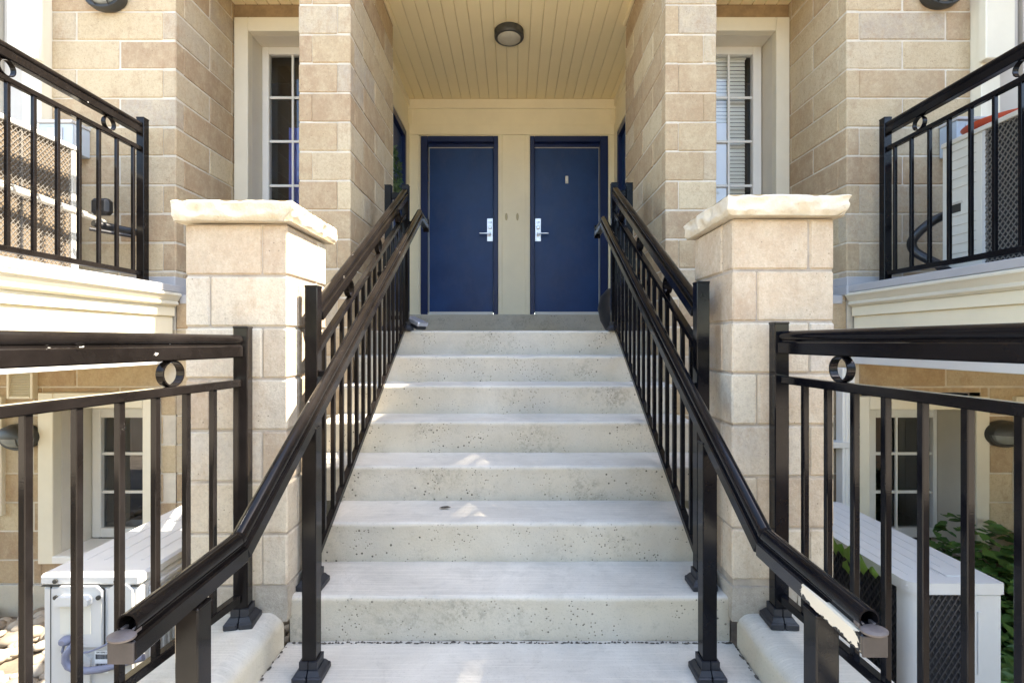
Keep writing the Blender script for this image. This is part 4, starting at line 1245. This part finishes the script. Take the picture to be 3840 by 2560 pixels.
# upper right balcony: louvred cabinet with dark mesh
X0, X1, Y0, Y1, Z0, Z1 = 2.705, 3.06, 2.0, 3.13, 1.556, 2.42
t = thing('air_conditioner', 'tall beige air conditioner with ridged panel and dark mesh on the right balcony', 'air conditioner', ((X0+X1)/2, (Y0+Y1)/2, Z0))
mb = MB(); mb.box(X0+.05, X1, Y0, Y1, Z0+.03, Z1-.03, .004); mb.box(X0, X0+.049, 2.865, Y1, Z0+.03, Z1-.03, .004); mb.build('body', M['beige_ac'], t)
mb = MB()
for i in range(13): mb.box(X0-.003, X0+.001, 2.90, 3.09, Z0+.10+i*.057, Z0+.104+i*.057, .001) if i not in (6, 7) else None
mb.box(X0-.004, X0+.001, 2.99, 3.085, Z0+.46, Z0+.475, .001)
mb.build('ridges', M['taupe'], t)
mb = MB(); mb.box(X0-.003, X0+.001, 3.0, 3.08, Z0+.41, Z0+.459); mb.build('hand_hold', M['hood'], t)
mb = MB(); mb.box(X0-.006, X1+.005, Y0-.01, Y1+.006, Z1-.029, Z1, .004); mb.build('lid', M['beige_ac'], t)
mb = MB(); mb.box(X0+.015, X0+.049, Y0, 2.845, Z0+.03, Z1-.03); mb.build('coil', M['coil_dark'], t)  # shade is put into the colour: darker than the sunlit coil fins
mb = MB(); mb.box(X0-.001, X0+.03, 2.846, 2.8645, Z0+.03, Z1-.03, .002); mb.build('edge_strip', M['aclid'], t)
mb = MB(); lattice(mb, (X0+.003, 2.845, Z0+.03), (0, -1, 0), (0, 0, 1), .845, Z1-.06-Z0, .03, .0045, .006, .75); mb.build('mesh_guard', M['wire'], t)
mb = MB(); mb.box(X0+.02, X1-.02, Y0+.05, Y0+.1, Z0, Z0+.029); mb.box(X0+.02, X1-.02, Y1-.1, Y1-.05, Z0, Z0+.029); mb.build('feet', M['dark'], t)

# ================================================================== LOOSE THINGS
# red dish on the right unit
mb = MB(); mb.lathe([(.02, .006), (.10, .008), (.19, .040), (.205, .058), (.208, .062), (.19, .050), (.09, .020), (.01, .016)], (2.92, 2.93, 2.418), (-.05, .0, 1), 36)
tag(mb.build('plastic_dish', M['red'], base=(2.92, 2.93, 2.42)), 'red-orange plastic dish lying on top of the right balcony unit', 'dish')
# black hose loop
pts = []
for i in range(19):
    q = R(-40+i*17); pts.append((2.60+.02*math.sin(q)+.0, 3.22+.12*math.cos(q)*.0-.03*math.cos(q), 1.79+.20*math.sin(q)))
mb = MB()
A = [P(2162, 497, 3.2), P(2135, 512, 3.22), P(2108, 535, 3.25), P(2094, 556, 3.27), P(2100, 575, 3.26), P(2122, 590, 3.22), P(2150, 604, 3.15), P(2175, 622, 3.05)]
A = [A[0]+Vector((.10, .02, .03))]+A
sm = []
for i in range(len(A)-1):
    p0, p1, p2, p3 = A[max(0, i-1)], A[i], A[i+1], A[min(len(A)-1, i+2)]
    for k in range(5):
        u = k/5; sm.append(.5*((2*p1)+(p2-p0)*u+(2*p0-5*p1+4*p2-p3)*u*u+(3*p1-p0-3*p2+p3)*u**3))
sm.append(A[-1])
mb.tube(sm, .028, 14)
tag(mb.build('hose', M['rubber'], base=A[-1]), 'thick black hose looping out beside the right balcony unit', 'hose')
# pale pole with dark head on the left balcony
t = thing('broom', 'pale striped pole with a black plastic head leaning across the left balcony unit', 'broom', (-2.72, 3.25, 1.95))
a = Vector((-2.765, 2.0, 2.05)); b = Vector((-2.70, 3.28, 1.965))
mb = MB(); mb.tube([a, b], .0165, 14); mb.tube([a+Vector((0, 0, .035)), a+(b-a)*.9+Vector((0, 0, .02))], .007, 8); mb.build('pole', M['pole'], t)
mb = MB(); mb.tube([b+Vector((0, -.09, -.028)), b+Vector((.03, .03, -.032)), b+Vector((.17, .06, -.055))], .026, 12, radii=[.02, .03, .024])
mb.tube([b+Vector((0, -.12, -.07)), b+Vector((.16, .05, -.085))], .012, 10); mb.box(b.x-.09, b.x+.03, b.y-.02, b.y+.05, b.z+.05, b.z+.16, .02); mb.build('head', M['dark'], t)

# round black pot on the landing
c = Vector((.93, 4.25, ZL)); mb = MB()
mb.lathe([(.10, 0), (.135, .01), (.185, .10), (.205, .20), (.185, .30), (.13, .365), (.10, .375), (.085, .36), (.08, .30)], c, n=36)
tag(mb.build('round_pot', M['rubber'], base=c), 'round black pot on the landing behind the right stair railing', 'pot')
# small grey box lying tilted on the left of the landing
t = thing('small_case', 'small grey case lying tilted on the landing by the left railing', 'case', (-.71, 3.86, ZL))
m = Matrix.Translation(Vector((-.765, 3.88, ZL+.056))) @ Matrix.Rotation(R(-28), 4, 'Z') @ Matrix.Rotation(R(22), 4, 'Y')
mb = MB(); mb.box(-.075, .075, -.06, .06, .004, .040, .006, m); mb.build('shell', M['silver'], t)
mb = MB(); mb.box(-.07, .07, -.055, .055, -.022, .0035, .004, m); mb.build('lower_shell', M['dark'], t)
# wreath on the left side door
mb = MB(); c = Vector((XL-.005, 5.24, 2.99))
for i in range(300):
    q = rnd.uniform(0, 2*math.pi); r_ = .19+rnd.gauss(0, .03); p_ = c+Vector((rnd.uniform(-.015, .06), r_*math.cos(q), r_*math.sin(q)))
    d1 = Vector((rnd.gauss(0, 1), rnd.gauss(0, 1), rnd.gauss(0, 1))).normalized(); d2 = d1.cross(Vector((rnd.gauss(0, 1), rnd.gauss(0, 1), rnd.gauss(0, 1)))).normalized()
    mb.tint = rnd.random(); L_ = rnd.uniform(.025, .045)
    mb.add([p_-d1*L_, p_+d2*.012, p_+d1*L_, p_-d2*.012], [(0, 1, 2, 3)])
tag(mb.build('wreath', M['wreath'], base=c, fix=False), 'green leafy wreath hanging on the left side door of the porch', 'wreath')

# ================================================================== PLANTS, PEBBLES, TREES
mb = MB()
def stone(c, a, b, h, seed):
    n1, n2 = 9, 6; o = len(mb.v); rot = rnd.uniform(0, 6.28)
    for i in range(n2+1):
        th = math.pi*i/n2
        for j in range(n1):
            q = 2*math.pi*j/n1
            k = 1+.16*noise.noise(Vector((math.cos(q)*1.3+seed, math.sin(q)*1.3, th)))
            x, y, z = a*math.sin(th)*math.cos(q)*k, b*math.sin(th)*math.sin(q)*k, h*math.cos(th)
            mb.v.append(c+Vector((x*math.cos(rot)-y*math.sin(rot), x*math.sin(rot)+y*math.cos(rot), z)))
    for i in range(n2):
        for j in range(n1): mb.face((o+i*n1+j, o+i*n1+(j+1) % n1, o+(i+1)*n1+(j+1) % n1, o+(i+1)*n1+j))
for i in range(1500):
    x = rnd.uniform(-4.2, -1.3); y = rnd.uniform(1.2, 3.42)
    a = rnd.uniform(.03, .075); mb.tint = rnd.random()
    stone(Vector((x, y, GZ+rnd.uniform(.0, .05))), a, a*rnd.uniform(.55, .9), a*rnd.uniform(.4, .6), i*.37)
tag(mb.build('pebbles', M['pebble'], base=(-2.6, 2.4, GZ), angle=80), 'rounded cream river pebbles covering the sunken left yard', 'pebbles', kind='stuff')

def leaf_at(mb, p_, d1, nrm, L, W, seg=True):
    d1 = d1.normalized(); sd_ = d1.cross(nrm).normalized(); up = sd_.cross(d1)
    pts = [p_, p_+d1*L*.35+sd_*W+up*.006, p_+d1*L*.75+sd_*W*.7, p_+d1*L-up*.012, p_+d1*L*.75-sd_*W*.7, p_+d1*L*.35-sd_*W+up*.006]
    mid = p_+d1*L*.5-up*.010*L/.08
    o = len(mb.v); mb.v.extend(pts+[mid])
    for i in range(6): mb.face((o+i, o+(i+1) % 6, o+6))
mb = MB()
for i in range(8000):
    x = rnd.uniform(1.99, 4.1); y = rnd.uniform(1.1, 3.40)
    hgt = .20+.30*max(0, noise.noise(Vector((x*1.6, y*1.6, 3)))+.35)
    if x > 2.6 and y > 2.3: hgt += .30*min(1, (x-2.6)/.4)
    z = GZ+rnd.uniform(.25, 1)*hgt
    q = rnd.uniform(0, 6.28); mb.tint = min(1, max(0, rnd.gauss(.45, .25)))
    leaf_at(mb, Vector((x, y, z)), Vector((math.cos(q), math.sin(q), rnd.uniform(-.5, .3))), Vector((rnd.uniform(-.4, .4), rnd.uniform(-.6, .2), 1)), rnd.uniform(.06, .12), rnd.uniform(.02, .036))
tag(mb.build('ground_cover', M['ground_leaf'], base=(3, 2.4, GZ), angle=180, fix=False), 'dense dark green leafy ground cover in the right yard', 'ground cover', kind='stuff')
t = thing('vine', 'pale green broad-leaved vine climbing the black mesh beside the right pillar', 'plant', (1.53, 2.45, GZ))
mb = MB(); mb.tube([(1.52, 2.42, GZ), (1.54, 2.44, -.4), (1.545, 2.40, -.1), (1.54, 2.46, .12)], .006, 8); mb.tube([(1.545, 2.40, -.1), (1.53, 2.25, -.02), (1.54, 2.17, .0)], .004, 8); mb.build('stem', M['ground_leaf'], t)
mb = MB()
for (px, py, d, sz) in ((1935, 1250, 2.30, .055), (1972, 1275, 2.22, .06), (1990, 1296, 2.16, .055), (1930, 1225, 2.42, .05), (1955, 1300, 2.25, .04), (2012, 1312, 2.10, .035), (1950, 1262, 2.3, .045)):
    c = P(px, py, d); c.x = min(c.x, 1.565)-rnd.uniform(0, .05); mb.tint = rnd.random(); sz *= .85
    n = 9; o = len(mb.v); mb.v.append(c+Vector((-.012, -.006, 0)))
    for j in range(n):
        q = 2*math.pi*j/n+.3; r_ = sz*(1 if j % 2 == 0 else .74)*rnd.uniform(.9, 1.1)
        mb.v.append(c+Vector((-.25*r_*math.sin(q)+rnd.uniform(-.004, .004), r_*math.cos(q)*.9-.2*r_*math.sin(q), r_*math.sin(q))))
    for j in range(n): mb.face((o, o+1+j, o+1+(j+1) % n))
mb.build('foliage', M['vine_leaf'], t, angle=180, fix=False)

def tree(x, y, h, r_, label, seed):
    q = random.Random(seed)
    root = thing('tree', label, 'tree', (x, y, GZ), 'leafy trees across the yard')
    mb = MB(); mb.tube([(x, y, GZ), (x+.1, y, h*.25), (x-.05, y+.1, h*.55), (x, y, h*.85)], .2, 12, radii=[.24, .18, .12, .04])
    cl = []
    for i in range(34):
        a = q.uniform(0, 6.28); e = q.uniform(.3, 1); rr = r_*math.sqrt(q.random())
        c = Vector((x+rr*math.cos(a), y+rr*math.sin(a), GZ+h*(.32+.62*q.random()*(1-.35*rr/r_)))); cl.append(c)
        if i < 12: mb.tube([(x, y, h*(.2+.04*i)), ((x+c.x)/2, (y+c.y)/2, (h*(.2+.04*i)+c.z)/2+.15), tuple(c)], .05, 6, radii=[.06, .04, .015])
    mb.build('trunk', M['barkm'], root)
    mb = MB()
    for c in cl:
        for k in range(120):
            d_ = Vector((q.gauss(0, 1), q.gauss(0, 1), q.gauss(0, .75))).normalized()*r_*.30*q.random()**.4
            mb.tint = min(1, max(0, q.gauss(.45, .25)))
            leaf_at(mb, c+d_, Vector((q.gauss(0, 1), q.gauss(0, 1), q.gauss(-.3, .6))), Vector((q.gauss(0, .6), q.gauss(0, .6), 1)), q.uniform(.16, .30), q.uniform(.06, .1))
    mb.build('crown', M['leaf'], root, angle=180, fix=False)
tree(-5.5, -9, 8.5, 3.0, 'broad leafy tree across the yard to the left', 5)
tree(5.0, -11, 9.5, 3.2, 'taller leafy tree across the yard to the right', 9)

hd = thing('hedge', 'tall dark green hedge at the far side of the forecourt', 'hedge', (0, -9, GZ))
mb = MB(); mb.box(-15, 15, -9.6, -8.7, GZ, .8); mb.build('stems', M['dry_leaf'], hd)
mb = MB(); q = random.Random(4)
for i in range(4500):
    mb.tint = min(1, max(0, q.gauss(.4, .25)))
    leaf_at(mb, Vector((q.uniform(-15, 15), -8.6+q.uniform(-.15, .12), GZ+1.75*q.random())), Vector((q.gauss(0, 1), q.gauss(.3, .5), q.gauss(-.2, .6))), Vector((q.gauss(0, .5), .6, 1)), q.uniform(.12, .22), q.uniform(.05, .08))
mb.build('foliage', M['leaf'], hd, angle=180, fix=False)
tree(-.8, -13, 9.0, 3.0, 'middle leafy tree straight across the yard behind the hedge', 13)
tree(-11, -11, 10, 3.4, 'outermost leafy tree across the yard to the far left', 17)
tree(11, -10, 9.0, 3.2, 'outermost leafy tree across the yard to the far right', 21)
